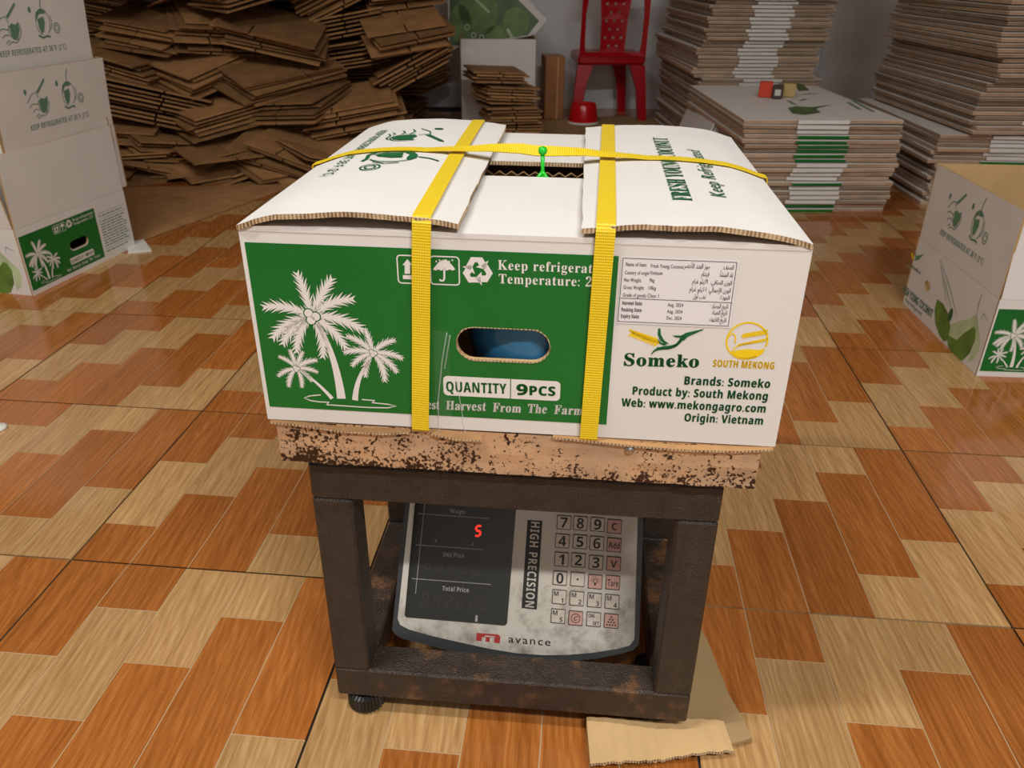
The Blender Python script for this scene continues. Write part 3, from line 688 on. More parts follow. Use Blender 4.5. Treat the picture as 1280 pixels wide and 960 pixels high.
wheat2.ring(rl[0], rl[1], r_, r_, 0.0016, 36, rad(-15), rad(330 - 15 - 10))
for i in range(8):
    A = z5(868 + i * 18, 546 - i * 3); wheat2.ell(A[0], A[1] + 0.001, 0.0022, 0.0010, 0.6, 8); wheat2.ell(A[0], A[1] - 0.0012, 0.0022, 0.0010, -.1, 8)
for i in range(7):
    A = z5(845 + i * 24, 598 - i * 5); wheat2.ell(A[0], A[1], 0.0026, 0.0011, 0.35, 8)
wheat2.poly([z5(*q) for q in ((790, 640), (840, 626), (890, 622), (950, 628), (990, 618), (975, 648), (940, 670), (885, 682), (830, 672))])
wheat2.stroke(bez(z5(778, 560), z5(800, 510), z5(830, 540), z5(815, 590)), 0.0012); wheat2.stroke(bez(z5(800, 640), z5(820, 590), z5(870, 600), z5(990, 575)), 0.0012)
wheat3.text(SAB('SOUTH MEKONG'), z5(690, 722), z5(1038, 737), 0.0092, 0.02)
lg1, lg2 = Art(), Art()
lg1.text(SER('Someko'), z5(184, 716), z5(607, 727), 0.0172, 0.022)
for t, A, B in (('Brands: Someko', z6(527, 276), z6(1014, 296)), ('Product by: South Mekong', z6(232, 333), z6(1000, 366)), ('Web: www.mekongagro.com', z6(168, 400), z6(988, 437)), ('Origin: Vietnam', z6(527, 486), z6(973, 506))):
    lg2.text(SAB(t), A, B, 0.0112, 0.018)
# the paper label with two languages
AR = {}
for ch, base, n in [('ا', 0xFE8D, 2), ('ب', 0xFE8F, 4), ('ة', 0xFE93, 2), ('ت', 0xFE95, 4), ('ج', 0xFE9D, 4), ('ح', 0xFEA1, 4), ('خ', 0xFEA5, 4), ('د', 0xFEA9, 2), ('ر', 0xFEAD, 2), ('ز', 0xFEAF, 2), ('ش', 0xFEB5, 4), ('ص', 0xFEB9, 4), ('ض', 0xFEBD, 4), ('ع', 0xFEC9, 4), ('غ', 0xFECD, 4), ('ف', 0xFED1, 4), ('ك', 0xFED9, 4), ('ل', 0xFEDD, 4), ('م', 0xFEE1, 4), ('ن', 0xFEE5, 4), ('ه', 0xFEE9, 4), ('و', 0xFEED, 2), ('ي', 0xFEF1, 4), ('أ', 0xFE83, 2), ('إ', 0xFE87, 2), ('ئ', 0xFE89, 4)]: AR[ch] = (base, n)
def arabic(s):
    out = []
    for i, c in enumerate(s):
        if c not in AR: out.append(c); continue
        b, n = AR[c]; pv = i > 0 and s[i - 1] in AR and AR[s[i - 1]][1] == 4; nx = n == 4 and i + 1 < len(s) and s[i + 1] in AR
        out.append(chr(b + (3 if pv and nx else 1 if pv else 2 if nx else 0)))
    return ''.join(reversed(out))
lab = [z5(178, 102), z5(147, 463), z5(778, 491), z5(828, 127)]
st_bg = Art(); st_bg.poly([z5(170, 90), z5(140, 475), z5(790, 503), z5(840, 116)])
st = Art()
for i in range(4): st.stroke([lab[i], lab[(i + 1) % 4]], 0.0005)
st.stroke([z5(162, 330), z5(800, 358)], 0.0005)
for t, x0, x1, y in (('Name of Item:', 193, 312, 147), ('Fresh Young Coconut', 335, 522, 156), ('Country of origin', 188, 325, 194), ('Vietnam', 330, 402, 196), ('Net Weight:', 183, 282, 236), ('9kg', 328, 356, 238), ('Gross Weight:', 180, 298, 278), ('10kg', 323, 364, 282), ('Grade of goods:', 177, 310, 322), ('Class 1', 316, 380, 326)):
    st.text(SAN(t), z5(x0, y), z5(x1, y + (x1 - x0) * .035), 0.0047, 0.009)
for t, x0, x1, y, w in (('Harvest Date:', 173, 287, 368, .03), ('Aug. 2024', 432, 520, 378, .004), ('Packing Date:', 168, 285, 406, .03), ('Aug. 2024', 428, 515, 416, .004), ('Expiry Date:', 165, 270, 443, .03), ('Dec. 2024', 425, 510, 453, .004)):
    st.text((SAB if w > .01 else SAN)(t), z5(x0, y), z5(x1, y + (x1 - x0) * .035), 0.0046, 0.009)
for t, x0, x1, y in (('جوز الهند الأخضر', 525, 672, 158), ('الصنف:', 748, 808, 166), ('فيتنام', 625, 668, 204), ('بلد المنشأ:', 728, 804, 208), ('٩كيلو غرام', 572, 660, 246), ('الوزن الصافي:', 678, 798, 252), ('١٠كيلو غرام', 556, 652, 290), ('الوزن الإجمالي:', 664, 790, 296), ('نخب أول', 578, 648, 332), ('الجودة:', 730, 784, 338), ('تاريخ الحصاد:', 682, 776, 388), ('تاريخ التعبئة:', 684, 770, 424), ('تاريخ الانتهاء:', 668, 766, 464)):
    st.text(arabic(t), z5(x0, y), z5(x1, y + (x1 - x0) * .035), 0.0056, 0.01)

def front_prints(wall, face, W, full):
    k = W / MW
    mp = lambda x, y, d: face(x * k, y * k if not full else y, d)
    a = Art(); a.holed([(PNL[0], PNL[1]), (PNL[2], PNL[1]), (PNL[2], PNL[3]), (PNL[0], PNL[3])], [HOLE]); a.obj('printed_panel', 'print_green', mp, wall, 0.0003)
    for pa, pd, pn in PALMS:
        po_ = pa.obj('palm_print', 'print_white', mp, wall, 0.0005)
        pd.obj('palm_nut_outline', 'print_green', mp, wall, 0.0006); pn.obj('palm_nut_print', 'print_white', mp, wall, 0.0007)
    for nm, ar in (('ground_print', ground), ('this_way_up_icon', ic_up), ('umbrella_icon', ic_rain), ('recycling_icon', ic_cycle), ('panel_lettering', lw1), ('panel_lettering', lw2), ('slogan_lettering', lw3)): ar.obj(nm, 'print_white', mp, wall, 0.0005)
    qa.obj('quantity_plate', 'print_white', mp, wall, 0.0005); qt.obj('quantity_lettering', 'print_green', mp, wall, 0.0007)
    if full:
        bird.obj('bird_logo', 'print_dark_green', mp, wall, 0.0003); wheat.obj('wheat_print', 'print_yellow', mp, wall, 0.0002); wheat2.obj('wheat_logo', 'print_yellow', mp, wall, 0.0003); wheat3.obj('logo_lettering', 'print_yellow', mp, wall, 0.0003)
        lg1.obj('logo_lettering', 'print_dark_green', mp, wall, 0.0003); lg2.obj('maker_lettering', 'print_dark_green', mp, wall, 0.0003)
        st_bg.obj('paper_label', 'sticker', mp, wall, 0.0004); st.obj('label_lettering', 'print_black', mp, wall, 0.0006)
    else:
        a = Art(); random.seed(3)
        for r in range(15):
            y = 0.150 - r * 0.0088
            if r in (0, 2, 13): a.stroke([(0.094, y), (0.222, y)], 0.0012); continue
            x = 0.096
            while x < 0.205:
                l = random.uniform(0.008, 0.026); a.stroke([(x, y), (min(x + l, 0.22), y)], 0.0036); x += l + 0.004
        a.obj('info_table', 'print_pale_green', mp, wall, 0.0003)

# line drawings and words of the carton flaps: unit space 0..1 wide, about .5 high
def flap_drawing():
    a = Art(); w = 0.010
    # husked coconut being cut by a knife
    a.ring(.27, .26, .085, .10, w, 22, rad(150), rad(410)); a.poly([(.20, .30), (.24, .33), (.29, .31), (.33, .33), (.34, .26), (.30, .18), (.25, .165), (.21, .20)])
    a.poly([(.20, .37), (.34, .50), (.345, .53), (.325, .525), (.185, .40)]); a.stroke([(.20, .33), (.17, .40), (.10, .38), (.02, .30)], w)
    for y in (.25, .19, .13): a.stroke([(.04 + (.25 - y) * .6, y), (.10 + (.25 - y) * .5, y + .03), (.18, y + .015)], w)
    a.stroke([(.14, .11), (.20, .14), (.27, .13), (.31, .16)], w); a.ell(.015, .42, .022, .032)
    # coconut with a straw
    a.ring(.70, .31, .105, .14, w, 24, rad(-60), rad(250)); a.poly([(.60, .33), (.62, .42), (.70, .45), (.77, .42), (.74, .40), (.66, .40)]); a.poly([(.62, .35), (.72, .37), (.73, .31), (.70, .22), (.66, .19), (.63, .25)])
    a.stroke([(.70, .46), (.71, .53), (.74, .59)], w * 1.3); a.stroke([(.60, .18), (.66, .15), (.74, .165), (.78, .15)], w * 2.2); a.ell(.53, .45, .022, .034)
    a.ring(.90, .24, .05, .055, w, 16); a.ring(.90, .24, .028, .03, w, 12); a.stroke([(.82, .38), (.84, .30), (.80, .22)], w)
    a.text(SAB('KEEP REFRIGERATED AT 36°F (2°C)'), (0.0, 0.0), (1.0, 0.0), 0.085)
    return a
DRAW = flap_drawing()

def slab_wall(name, face, x0, x1, y0, y1, parent, mats=('white_card', 'kraft_light'), hole=None, t=0.005):
    b = MB(); b.slab([(x0, y0), (x1, y0), (x1, y1), (x0, y1)], [hole] if hole else [], face, t); return b.obj(name, list(mats), parent)

# =================================================================== the strapped carton on the scale
main = thing('carton', 'closed white and green coconut carton bound with yellow straps on the rusty scale plate', 'box', MC)
hw, hd = MW / 2, MD / 2
front = slab_wall('front_wall', FF, -hw, hw, 0, MH, main, hole=HOLE)
front_prints(front, FF, MW, True)
slab_wall('back_wall', Face((0, hd, 0), (-1, 0, 0), (0, 0, 1), MC), -hw, hw, 0, MH, main)
slab_wall('side_wall', Face((-hw, 0, 0), (0, -1, 0), (0, 0, 1), MC), -hd + .005, hd - .005, 0, MH, main)
slab_wall('side_wall', Face((hw, 0, 0), (0, 1, 0), (0, 0, 1), MC), -hd + .005, hd - .005, 0, MH, main)
b = MB(); b.box(-hw + .005, hw - .005, -hd + .005, hd - .005, 0, 0.006); b.obj('base', 'kraft_light', main)
# ragged kraft lip round the hand hole
b = MB(); n = len(HOLE); hcx = sum(q[0] for q in HOLE) / n; hcy = sum(q[1] for q in HOLE) / n
random.seed(5)
o_ = [(x + (x - hcx) / 0.05 * .0009 + random.uniform(-.0004, .0004), y + (y - hcy) / .014 * .0009 + random.uniform(-.0004, .0004)) for x, y in HOLE]
b.slab(o_, [HOLE], lambda x, y, d: FF(x, y, d - 0.0007), 0.0012, 0, 0, 0); b.obj('hand_hole_edge', 'torn_edge', front)
TOP = MH
def bulge(x, y):   # height of the bulging outer flaps above the wall top
    s = 1 if x > 0 else -1
    t = min(1, max(0, (hw - abs(x)) / 0.188)); yy = min(1, max(0, (y + hd) / MD))
    return 0.005 * min(1, t * 6) + (0.0125 if s < 0 else 0.0105) * math.sin(PI * min(1, t * .92)) ** 0.9 * (0.72 + 0.28 * math.sin(PI * yy))
FT = 0.0045
def flap_z(x, y): return TOP + bulge(x, y) + 0.0015
for s, tip0, tip1 in ((-1, -0.048, -0.052), (1, 0.052, 0.050)):
    b = MB(); nu, nv = 22, 16
    def pt(u, v, dz):
        random.seed(int(u * 1000) * 7 + int(v * 1000) + s)
        tip = tip0 + (tip1 - tip0) * v
        x = s * hw + (tip - s * hw) * u; y = -hd - 0.002 + (MD + 0.006) * v
        j = 0.0011 if v in (0, 1) or u == 1 else 0
        return (x + random.uniform(-j, j) * .7, y + random.uniform(-j, j), flap_z(x, y) + dz + (0.0006 * math.sin(u * 17 + s) if v == 0 else 0))
    top = lambda u, v: pt(u, v, 0)
    g = MB()
    g.grid(top if s > 0 else (lambda u, v: pt(1 - u, v, 0)), nu, nv, 0)
    g.grid((lambda u, v: pt(1 - u, v, -FT)) if s > 0 else (lambda u, v: pt(u, v, -FT)), nu, nv, 1)
    for fn, m in ((lambda u, v: pt(u, 0, -FT * (1 - v)), 2), (lambda u, v: pt(1 - u, 1, -FT * (1 - v)), 2)): g.grid(fn, nu, 1, m)
    for fn, m in ((lambda u, v: pt(1, u, -FT * (1 - v)), 2), (lambda u, v: pt(0, 1 - u, -FT * (1 - v)), 0)): g.grid(fn, nv, 1, m)
    fl = g.obj('outer_flap', ['white_card', 'kraft_light', 'torn_edge'], main, True)
    fl.data.polygons.foreach_set('use_smooth', [p.material_index == 0 for p in fl.data.polygons])
    fmap = lambda x, y, d: (x, y, flap_z(x, y) - d)
    if s < 0:
        # drawing reads from the carton's left side
        ox, oy, sc = -0.200, 0.142, 0.238
        DRAW.obj('flap_drawing', 'print_dark_green', lambda x, y, d: fmap(ox + (y + 0.0) * sc * .74, oy - x * sc, d), fl, 0.0009)
    else:
        a = Art(); a.text(SER('FRESH YOUNG COCONUT'), (0, 0), (0.275, 0), 0.025, 0.008); a.text(SAN('Keep Refrigerated'), (0.02, -0.032), (0.215, -0.030), 0.020, 0.008, 0.15)
        a.obj('flap_lettering', 'print_dark_green', lambda x, y, d: fmap(0.146 - y, -0.150 + x, d), fl, 0.0009)
# inner flaps meet short of each other and leave the slot open
for nm, y0, y1 in (('inner_flap', -hd - 0.0004, -hd + 0.186), ('inner_flap', hd + 0.0004, hd - 0.180)):
    g = MB(); ya, yb = min(y0, y1), max(y0, y1)
    iz = lambda x, y: TOP + 0.0006 + 0.004 * math.sin(PI * (x + hw) / MW) * (1 - abs(y) / hd)
    g.grid(lambda u, v: (-hw + .0008 + (MW - .0016) * u, ya + (yb - ya) * v, iz(-hw + MW * u, ya + (yb - ya) * v)), 16, 6, 0)
    g.grid(lambda u, v: (hw - .0008 - (MW - .0016) * u, ya + (yb - ya) * v, iz(hw - MW * u, ya + (yb - ya) * v) - .0045), 16, 6, 1)
    for yy, sg in ((ya, 1), (yb, -1)): g.grid(lambda u, v: ((-hw + .0008 + (MW - .0016) * u) * sg, yy, iz((-hw + MW * u) * sg, yy) - .0045 * (1 - v)), 16, 1, 0 if abs(yy) > hd - .01 else 2)
    g.obj(nm, ['white_card', 'kraft_light', 'torn_edge'], main)
# sagging bottom flaps that stick out under the front wall
for pts in ([(-0.232, -0.001), (-0.20, -0.003), (-0.165, -0.0068), (-0.125, -0.0072), (-0.098, -0.004)], [(-0.078, -0.0045), (-0.055, -0.0085), (-0.030, -0.0085)], [(0.035, -0.001), (0.062, -0.002), (0.098, -0.0045), (0.150, -0.0065), (0.20, -0.0050), (0.233, -0.001)]):
    g = MB(); n = len(pts) * 4
    def ip(u):
        k = u * (len(pts) - 1); i = min(int(k), len(pts) - 2); f = k - i
        return pts[i][0] + (pts[i + 1][0] - pts[i][0]) * f, pts[i][1] + (pts[i + 1][1] - pts[i][1]) * f
    t = 0.0020
    g.grid(lambda u, v: (ip(u)[0], -hd - 0.0032 - 0.0006 * noise.noise((u * 30, 0, 0)), ip(u)[1] - t * (1 - v)), n, 1, 1)
    g.grid(lambda u, v: (ip(u)[0], -hd - 0.0032 + 0.006 * v, ip(u)[1] + (-ip(u)[1]) * v), n, 2, 0)
    g.grid(lambda u, v: (ip(1 - u)[0], -hd - 0.0032 + 0.006 * v, ip(1 - u)[1] - t + (-ip(1 - u)[1]) * v), n, 2, 0)
    g.obj('bottom_flap_edge', ['kraft_mid', 'torn_edge'], main)
# clear tape over the front wall
g = MB(); A, B = Q(541, 412), Q(566, 545)
g.grid(lambda u, v: FF(A[0] + (B[0] - A[0]) * u, B[1] + (A[1] - B[1]) * v, -0.0012 - 0.0005 * noise.noise((u * 5, v * 3, 2))), 14, 14); 
tp = g.obj('clear_tape', 'clear_tape', front, True)
for q in (((559, 415), (553, 450), (548, 500), (549, 540)), ((563, 418), (556, 460)), ((570, 470), (577, 510), (582, 542))):   # puckered folds of the tape
    g = MB(); g.tube([FF(*Q(*c), -0.0014) for c in q], 0.0006, 6); g.obj('tape_crease', 'tape_fold', tp, True)

# things inside, seen through the hand hole and the top slot
def nut(cx_, cy_, name, label):
    g = MB(); prof = [(0.0, 0.004), (0.040, 0.006), (0.058, 0.03), (0.064, 0.07), (0.060, 0.105), (0.040, 0.145), (0.012, 0.168), (0.0, 0.170)]
    g.lathe(prof, (cx_, cy_, 0.0045), 24)
    o = place(name, g.mesh(name, 'blue_liner', True), None, MC.copy(), label=label, category='coconut'); return o
nut(0.012, -0.145, 'wrapped_coconut', 'coconut in blue plastic film behind the hand hole of the strapped carton')
g = MB(); g.box(-hw + .01, hw - .01, 0.026, 0.030, 0.007, 0.178); g.obj('divider', 'kraft', main)
a = MB(); zz = [(x, 0.0255, 0.1775 + (0.0045 if i % 2 else 0)) for i, x in enumerate([-0.06 + i * 0.0065 for i in range(20)])]
for p, q in zip(zz, zz[1:]): a.box(0, (Vector(q) - Vector(p)).length, -0.0006, 0.004, -0.0005, 0.0005, 0, Matrix.Translation(p) @ Matrix.Rotation(-math.atan2(q[2] - p[2], q[0] - p[0]), 4, 'Y'))
a.obj('divider_flute', 'kraft_light', main)

# =================================================================== yellow straps and the green tie
def strap(label, path, wdir, width=0.0158, tilt=None):
    vs, fs, uv = [], [], []; n = len(path); L = 0; h = width / 2; t = 0.0009
    wdir = Vector(wdir); me = bpy.data.meshes.new('strapping_band'); Ls = []
    pts = [Vector(p) for p in path]
    for i, p in enumerate(pts):
        if i: L += (p - pts[i - 1]).length
        Ls.append(L)
        d = (pts[min(i + 1, n - 1)] - pts[max(i - 1, 0)]).normalized(); w = (wdir - d * wdir.dot(d)).normalized()
        if tilt: w = Matrix.Rotation(tilt(i / (n - 1)), 3, d) @ w
        nn = w.cross(d) * t
        vs += [p - w * h, p + w * h, p + w * h + nn, p - w * h + nn]
    for i in range(n - 1):
        a = 4 * i; fs += [(a + 3, a + 2, a + 6, a + 7), (a, a + 4, a + 5, a + 1), (a + 1, a + 5, a + 6, a + 2), (a, a + 3, a + 7, a + 4)]
    fs += [(0, 1, 2, 3), (4 * n - 1, 4 * n - 2, 4 * n - 3, 4 * n - 4)]
    me.from_pydata([tuple(v) for v in vs], [], fs); ul = me.uv_layers.new()
    for p in me.polygons:
        for li in p.loop_indices:
            vi = me.loops[li].vertex_index; ul.data[li].uv = ((h if vi % 4 in (1, 2) else -h), Ls[vi // 4])
    me.materials.append(MATS['strap']); me.update()
    return place('strapping_band', me, None, MC.copy(), label=label, category='strap', group='yellow straps round the white carton')
def long_strap(xt, xb, xk, label):
    yf = -hd - 0.0030; yb = hd + 0.005; path = [(xb, yf + 0.02, -0.0012), (xb, yf, -0.0012)]
    path += [(xb + (xt - xb) * i / 10, yf - 0.0005 * math.sin(i), 0.0 + (flap_z(xt, -hd) - 0.004) * i / 10) for i in range(11)]
    path += [(xt + (xk - xt) * i / 16, -hd - 0.001 + (MD + 0.003) * i / 16, flap_z(xt + (xk - xt) * i / 16, -hd + MD * i / 16) + 0.0012) for i in range(17)]
    path += [(xk, yb, flap_z(xk, hd) - 0.004), (xk, yb, -0.0012), (xk, yb - 0.02, -0.0012)]
    return strap(label, path, (1, 0, 0))
long_strap(-0.078, -0.088, -0.088, 'yellow woven strap running over the carton flap with the green drawings')
long_strap(0.071, 0.0675, 0.079, 'yellow woven strap running over the carton flap with the green lettering')
ys = 0.003
cpath = [(-hw - .004, ys, 0.0), (-hw - .004, ys, 0.06), (-hw - .004, ys, 0.12), (-hw - 0.004, ys, TOP - 0.01), (-hw - 0.003, ys, TOP + 0.003)]
for i in range(29):
    x = -hw + 0.004 + (MW - 0.008) * i / 28
    z = flap_z(x, ys) + 0.0015
    if -0.10 < x < 0.10:
        e = flap_z(0.10 * (1 if x > 0 else -1), ys) + 0.0015; z = e + 0.0025 * math.cos(x / 0.10 * PI / 2) + 0.0020
        if abs(x) < .05: z = e + 0.0045
    cpath.append((x, ys + (0.004 * math.sin(PI * i / 28)), z))
cpath += [(hw + 0.003, ys, TOP + 0.003), (hw + .004, ys, TOP - 0.01), (hw + .004, ys, 0.12), (hw + .004, ys, 0.06), (hw + .004, ys, 0.0)]
strap('yellow woven strap crossing the carton top from side to side under the green tie', cpath, (0, -1, 0), 0.0158, lambda s: 0.5 * math.exp(-((s - 0.5) / 0.10) ** 2))
g = MB()
tb0 = MC.inverted() @ at_z(678, 224, 0.4135 + TOP + 0.001)
gx = tb0.x; gy = tb0.y
g.tube([(gx, gy, TOP + 0.002), (gx, gy + 0.001, TOP + 0.012), (gx - .0005, gy + 0.002, TOP + 0.026)], [0.0026, 0.0019, 0.0022], 8)
tie = g.obj('stem', 'green_plastic', None, True)
tie_root = thing('plastic_tie', 'bright green plastic tie with a round knob in the slot of the strapped carton', 'tie', MC.copy())
tie.parent = tie_root
g = MB(); g.lathe([(0.0, -0.0045), (0.0035, -0.003), (0.0048, 0.0), (0.004, 0.003), (0.0, 0.0048)], (gx - .0005, gy + 0.002, TOP + 0.029), 14); g.obj('knob', 'green_plastic', tie_root, True)
g = MB()
for s in (-1, 1): g.tube([(gx + s * 0.009, gy - 0.001, TOP - 0.001), (gx + s * 0.004, gy - .001, TOP + 0.003), (gx, gy, TOP + 0.009)], [0.0018, 0.0022, 0.0016], 8)
g.lathe([(0.004, 0), (0.005, 0.002), (0.003, 0.005)], (gx, gy, TOP - .001), 12); g.obj('base', 'green_plastic', tie_root, True)

# =================================================================== open cartons
CW = CD = 0.432; CH = 0.180; CF = 0.186
def open_carton(M, label, group, flare=(3, 3, 3, 3), front=False, card='white_card', side_art=None):
    """flare in degrees for front, right, back, left flap"""
    root = thing('open_carton', label, 'box', M, group); w, dd = CW / 2, CD / 2; mats = (card, 'kraft_light')
    faces = [Face((0, -dd, 0), (1, 0, 0), (0, 0, 1), M), Face((w, 0, 0), (0, 1, 0), (0, 0, 1), M), Face((0, dd, 0), (-1, 0, 0), (0, 0, 1), M), Face((-w, 0, 0), (0, -1, 0), (0, 0, 1), M)]
    flaps = []
    hk = [(x * CW / MW, y * CH / MH) for x, y in HOLE]
    for i, f in enumerate(faces):
        half = w if i % 2 == 0 else dd - .005
        hole = hk if i == 0 and front else None
        if i == 3 and side_art: hole = stadium(-0.105, 0.088, 0.034, 0.024)
        wl = slab_wall(('front_wall', 'side_wall', 'back_wall', 'side_wall')[i], f, -half, half, 0, CH, root, mats, hole)
        if i == 0 and front: front_prints(wl, f, CW, False)
        a = rad(flare[i]); ey = f.ey * math.cos(a) + f.n * math.sin(a)
        ff = Face(f(0, CH, 0), f.ex, ey, M)
        fl = slab_wall('flap', ff, -half + .002, half - .002, 0.0005, CF, root, mats)
        if i == 3: DRAW.obj('flap_drawing', 'print_pale_green', lambda x, y, d, ff=ff: ff(-0.110 + x * 0.225, 0.040 + y * 0.225, d), fl, 0.0006)
        if i == 3 and side_art: side_art(wl, f)
    b = MB(); b.box(-w + .005, w - .005, -dd + .005, dd - .005, 0, 0.006); b.obj('base', 'kraft_light', root)
    return root
ca, cb = at_z(42, 370), at_z(163, 311)
yawA = math.atan2(cb.y - ca.y, cb.x - ca.x)
exA = Vector((math.cos(yawA), math.sin(yawA), 0)); eyA = Vector((-exA.y, exA.x, 0))
cenA = ca + exA * CW / 2 + eyA * CD / 2
GA = 'nested open cartons left of the scale'
rn = at_z(1220, 470); YR = rad(-3.0)
exR = Vector((math.cos(YR), math.sin(YR), 0)); eyR = Vector((-exR.y, exR.x, 0)); cenR = rn + exR * CW / 2 + eyR * CD / 2
RM = Matrix.Translation(cenR) @ Matrix.Rotation(YR, 4, 'Z'); RSIDE = Face((-CW / 2, 0, 0), (0, -1, 0), (0, 0, 1), RM)
def side_picture(wl, f):
    P_ = RSIDE.px
    z8 = lambda x, y: P_(1080 + x * 200 / 960, 300 + y * 200 / 960)
    a = Art(); a.poly([z8(*q) for q in ((440, 355), (424, 420), (428, 500), (452, 570), (480, 610), (505, 600), (520, 520), (505, 440), (475, 380))]); 
    a.poly([z8(*q) for q in ((500, 570), (505, 640), (545, 700), (590, 725), (635, 680), (668, 600), (672, 540), (660, 520), (600, 560), (560, 600))]); a.obj('coconut_picture', 'leaf_green', f, wl, 0.0005)
    a = Art(); a.poly([z8(*q) for q in ((495, 560), (510, 515), (560, 490), (640, 470), (680, 440), (690, 540), (700, 600), (690, 660), (655, 720), (620, 735), (665, 620), (668, 540), (600, 575), (560, 605), (515, 600))]); a.obj('glass_picture', 'leaf_pale', f, wl, 0.0004)
    a = Art()
    for q in (((455, 112), (480, 260), (500, 400)), ((462, 118), (520, 300), (560, 470)), ((470, 160), (505, 330), (530, 440)), ((712, 320), (690, 380), (680, 440)), ((700, 480), (720, 440), (745, 490))): a.stroke([z8(*c) for c in q], 0.003, True)
    a.obj('straw_picture', 'print_pale_green', f, wl, 0.0006)
    a = Art(); a.text('Someko', z8(262, 150), z8(338, 207), 0.016, 0.03); a.text('FRESH YOUNG COCONUT', z8(228, 310), z8(405, 468), 0.030, 0.03); a.text('Keep Refrigerated', z8(248, 365), z8(345, 455), 0.014, 0.01)
    a.obj('side_lettering', 'print_pale_green', f, wl, 0.0006); a = Art()
    a.poly([z8(*q) for q in ((305, 70), (318, 95), (360, 85), (345, 100), (325, 122), (300, 122), (312, 108))]); a.obj('bird_print', 'print_pale_green', f, wl, 0.0006)
    a = Art(); a.ell(*z8(292, 95), 0.011, 0.005, -.6); a.obj('wheat_print', 'print_yellow', f, wl, 0.0006)
    a = Art(); a.ell(*z8(520, 450), 0.009, 0.017); a.obj('fruit_spot', 'print_dark_green', f, wl, 0.0007)
open_carton(Matrix.Translation(cenA) @ Matrix.Rotation(yawA, 4, 'Z'), 'white open carton with green palm panel at the bottom of the nested carton tower', GA, (1.5, 6, 2, 7), True, 'white_card', side_picture)
zc = CH + 0.0005
for i, (off, rise, lb) in enumerate((((0.030, -0.004), 0.182, 'white open carton with a coconut drawing, second from the floor in the nested tower'), ((0.012, -0.009), 0.360, 'white open carton with a coconut drawing, third from the floor in the nested tower'))):
    c = cenA + exA * off[0] - eyA * off[1]
    open_carton(Matrix.Translation((c.x, c.y, rise)) @ Matrix.Rotation(yawA + PI / 2 + rad((1.0, -1.0, 1, 0, 1)[i]), 4, 'Z'), lb, GA, (1, 1, 1, 4.5), False, 'white_card', None)
open_carton(Matrix.Translation(cenR) @ Matrix.Rotation(YR, 4, 'Z'), 'white open carton with a green coconut picture on its side, standing alone on the floor', 'open cartons on the floor', (-4, 2, 2, 0.5), True, 'white_card', side_picture)

# =================================================================== flattened cartons in stacks
FLX, FLY, FT_ = 0.556, 0.87, 0.0125
def flat_mesh(green):
    b = MB(); x0 = -FLX / 2; s1 = x0 + 0.186; s2 = s1 + 0.182; h = FLY / 2; g = 0.006
    pts = [(x0, -h), (s1 - .001, -h), (s1 - .001, -h + .004), (s1, -h - .004), (s2, -h - .004), (s2 + .001, -h + .004), (s2 + .001, -h), (-x0, -h), (-x0, -.003), (s2 + .002, -.003), (s2 + .002, .003), (-x0, .003), (-x0, h), (x0, h), (x0, .003), (s1 - .002, .003), (s1 - .002, -.003), (x0, -.003)]
    for z1, t, me_ in ((FT_, 0.0017, 2), (FT_ - 0.0018, 0.0044, 1), (FT_ - 0.0070, 0.0053, 1)):
        b.slab(pts, [], lambda x, y, d: (x, y, z1 - d), t, 0, 1, me_)
    me = b.mesh('flattened_carton', ['white_card', 'kraft_edge', 'pale_edge'])
    f = MB(); f.box(s1 + .001, s2 - .001, -h - .0065, -h + .01, 0.0003, FT_ * .78, 1 if green else 0); f.box(s1 + .001, s2 - .001, -h - .0062, -h + .01, FT_ * .78, FT_ - .0003, 0)
    fm = f.mesh('folded_edge', ['white_card', 'print_green'])
    return me, fm
FM = {False: flat_mesh(False), True: flat_mesh(True)}
def stack(cx, cy, yaw, n, pitch, label, group, jit, z0=0.0, drift=None, tilt=0.0, grn=None):
    out = []
    for i in range(n):
        green = grn(i) if grn else random.random() < 0.35
        me, fm = FM[green]
        dx, dy = drift(i / n) if drift else (0, 0)
        M = Matrix.Translation((cx + dx + random.uniform(-jit, jit), cy + dy + random.uniform(-jit, jit), z0 + i * pitch)) @ Matrix.Rotation(yaw + random.uniform(-1, 1) * jit * 1.5, 4, 'Z') @ Matrix.Rotation(tilt + random.uniform(-.004, .004), 4, 'Y')
        o = place('flattened_carton', me, None, M, label=label, category='cardboard', group=group); place('folded_edge', fm, o); out.append(o)
    return out
random.seed(21)
PIT = 0.0158
s1y = 2.865
s1l = at_y(919, 200, s1y).x; s1r = at_y(1120, 200, s1y).x
S1z = at_y(1000, 150, s1y).z
n1 = max(8, round(S1z / PIT)); p1 = (S1z - FT_) / (n1 - 1)
S1 = stack((s1l + s1r) / 2, s1y + FLY / 2, rad(1.5), n1, p1, 'flattened white carton in the low stack with small boxes on top', 'flattened cartons in the low stack', 0.010, grn=lambda i: (i < 2 or i == 6 or n1 - 9 <= i < n1 - 3))
S1[-1]['label'] = 'flattened white carton with a green leaf print, topmost of the low stack'
S1[0]['label'] = 'flattened white carton with a green edge lying on the floor under the low stack'
top = S1[-1]; TF = Face((0, 0, FT_), (1, 0, 0), (0, 1, 0), top.matrix_basis.copy())
a = Art(); a.poly([TF.px(*q) for q in ((985, 135), (995, 133), (1015, 134), (1040, 131), (1020, 136), (1026, 141), (1005, 144), (990, 142))]); a.obj('leaf_print', 'leaf_dark', TF, top, 0.0008); a = Art(); a.poly([TF.px(*q) for q in ((994, 104), (1003, 105), (1012, 113), (998, 114))]); a.obj('leaf_print', 'leaf_dark', TF, top, 0.0008)
a = Art()
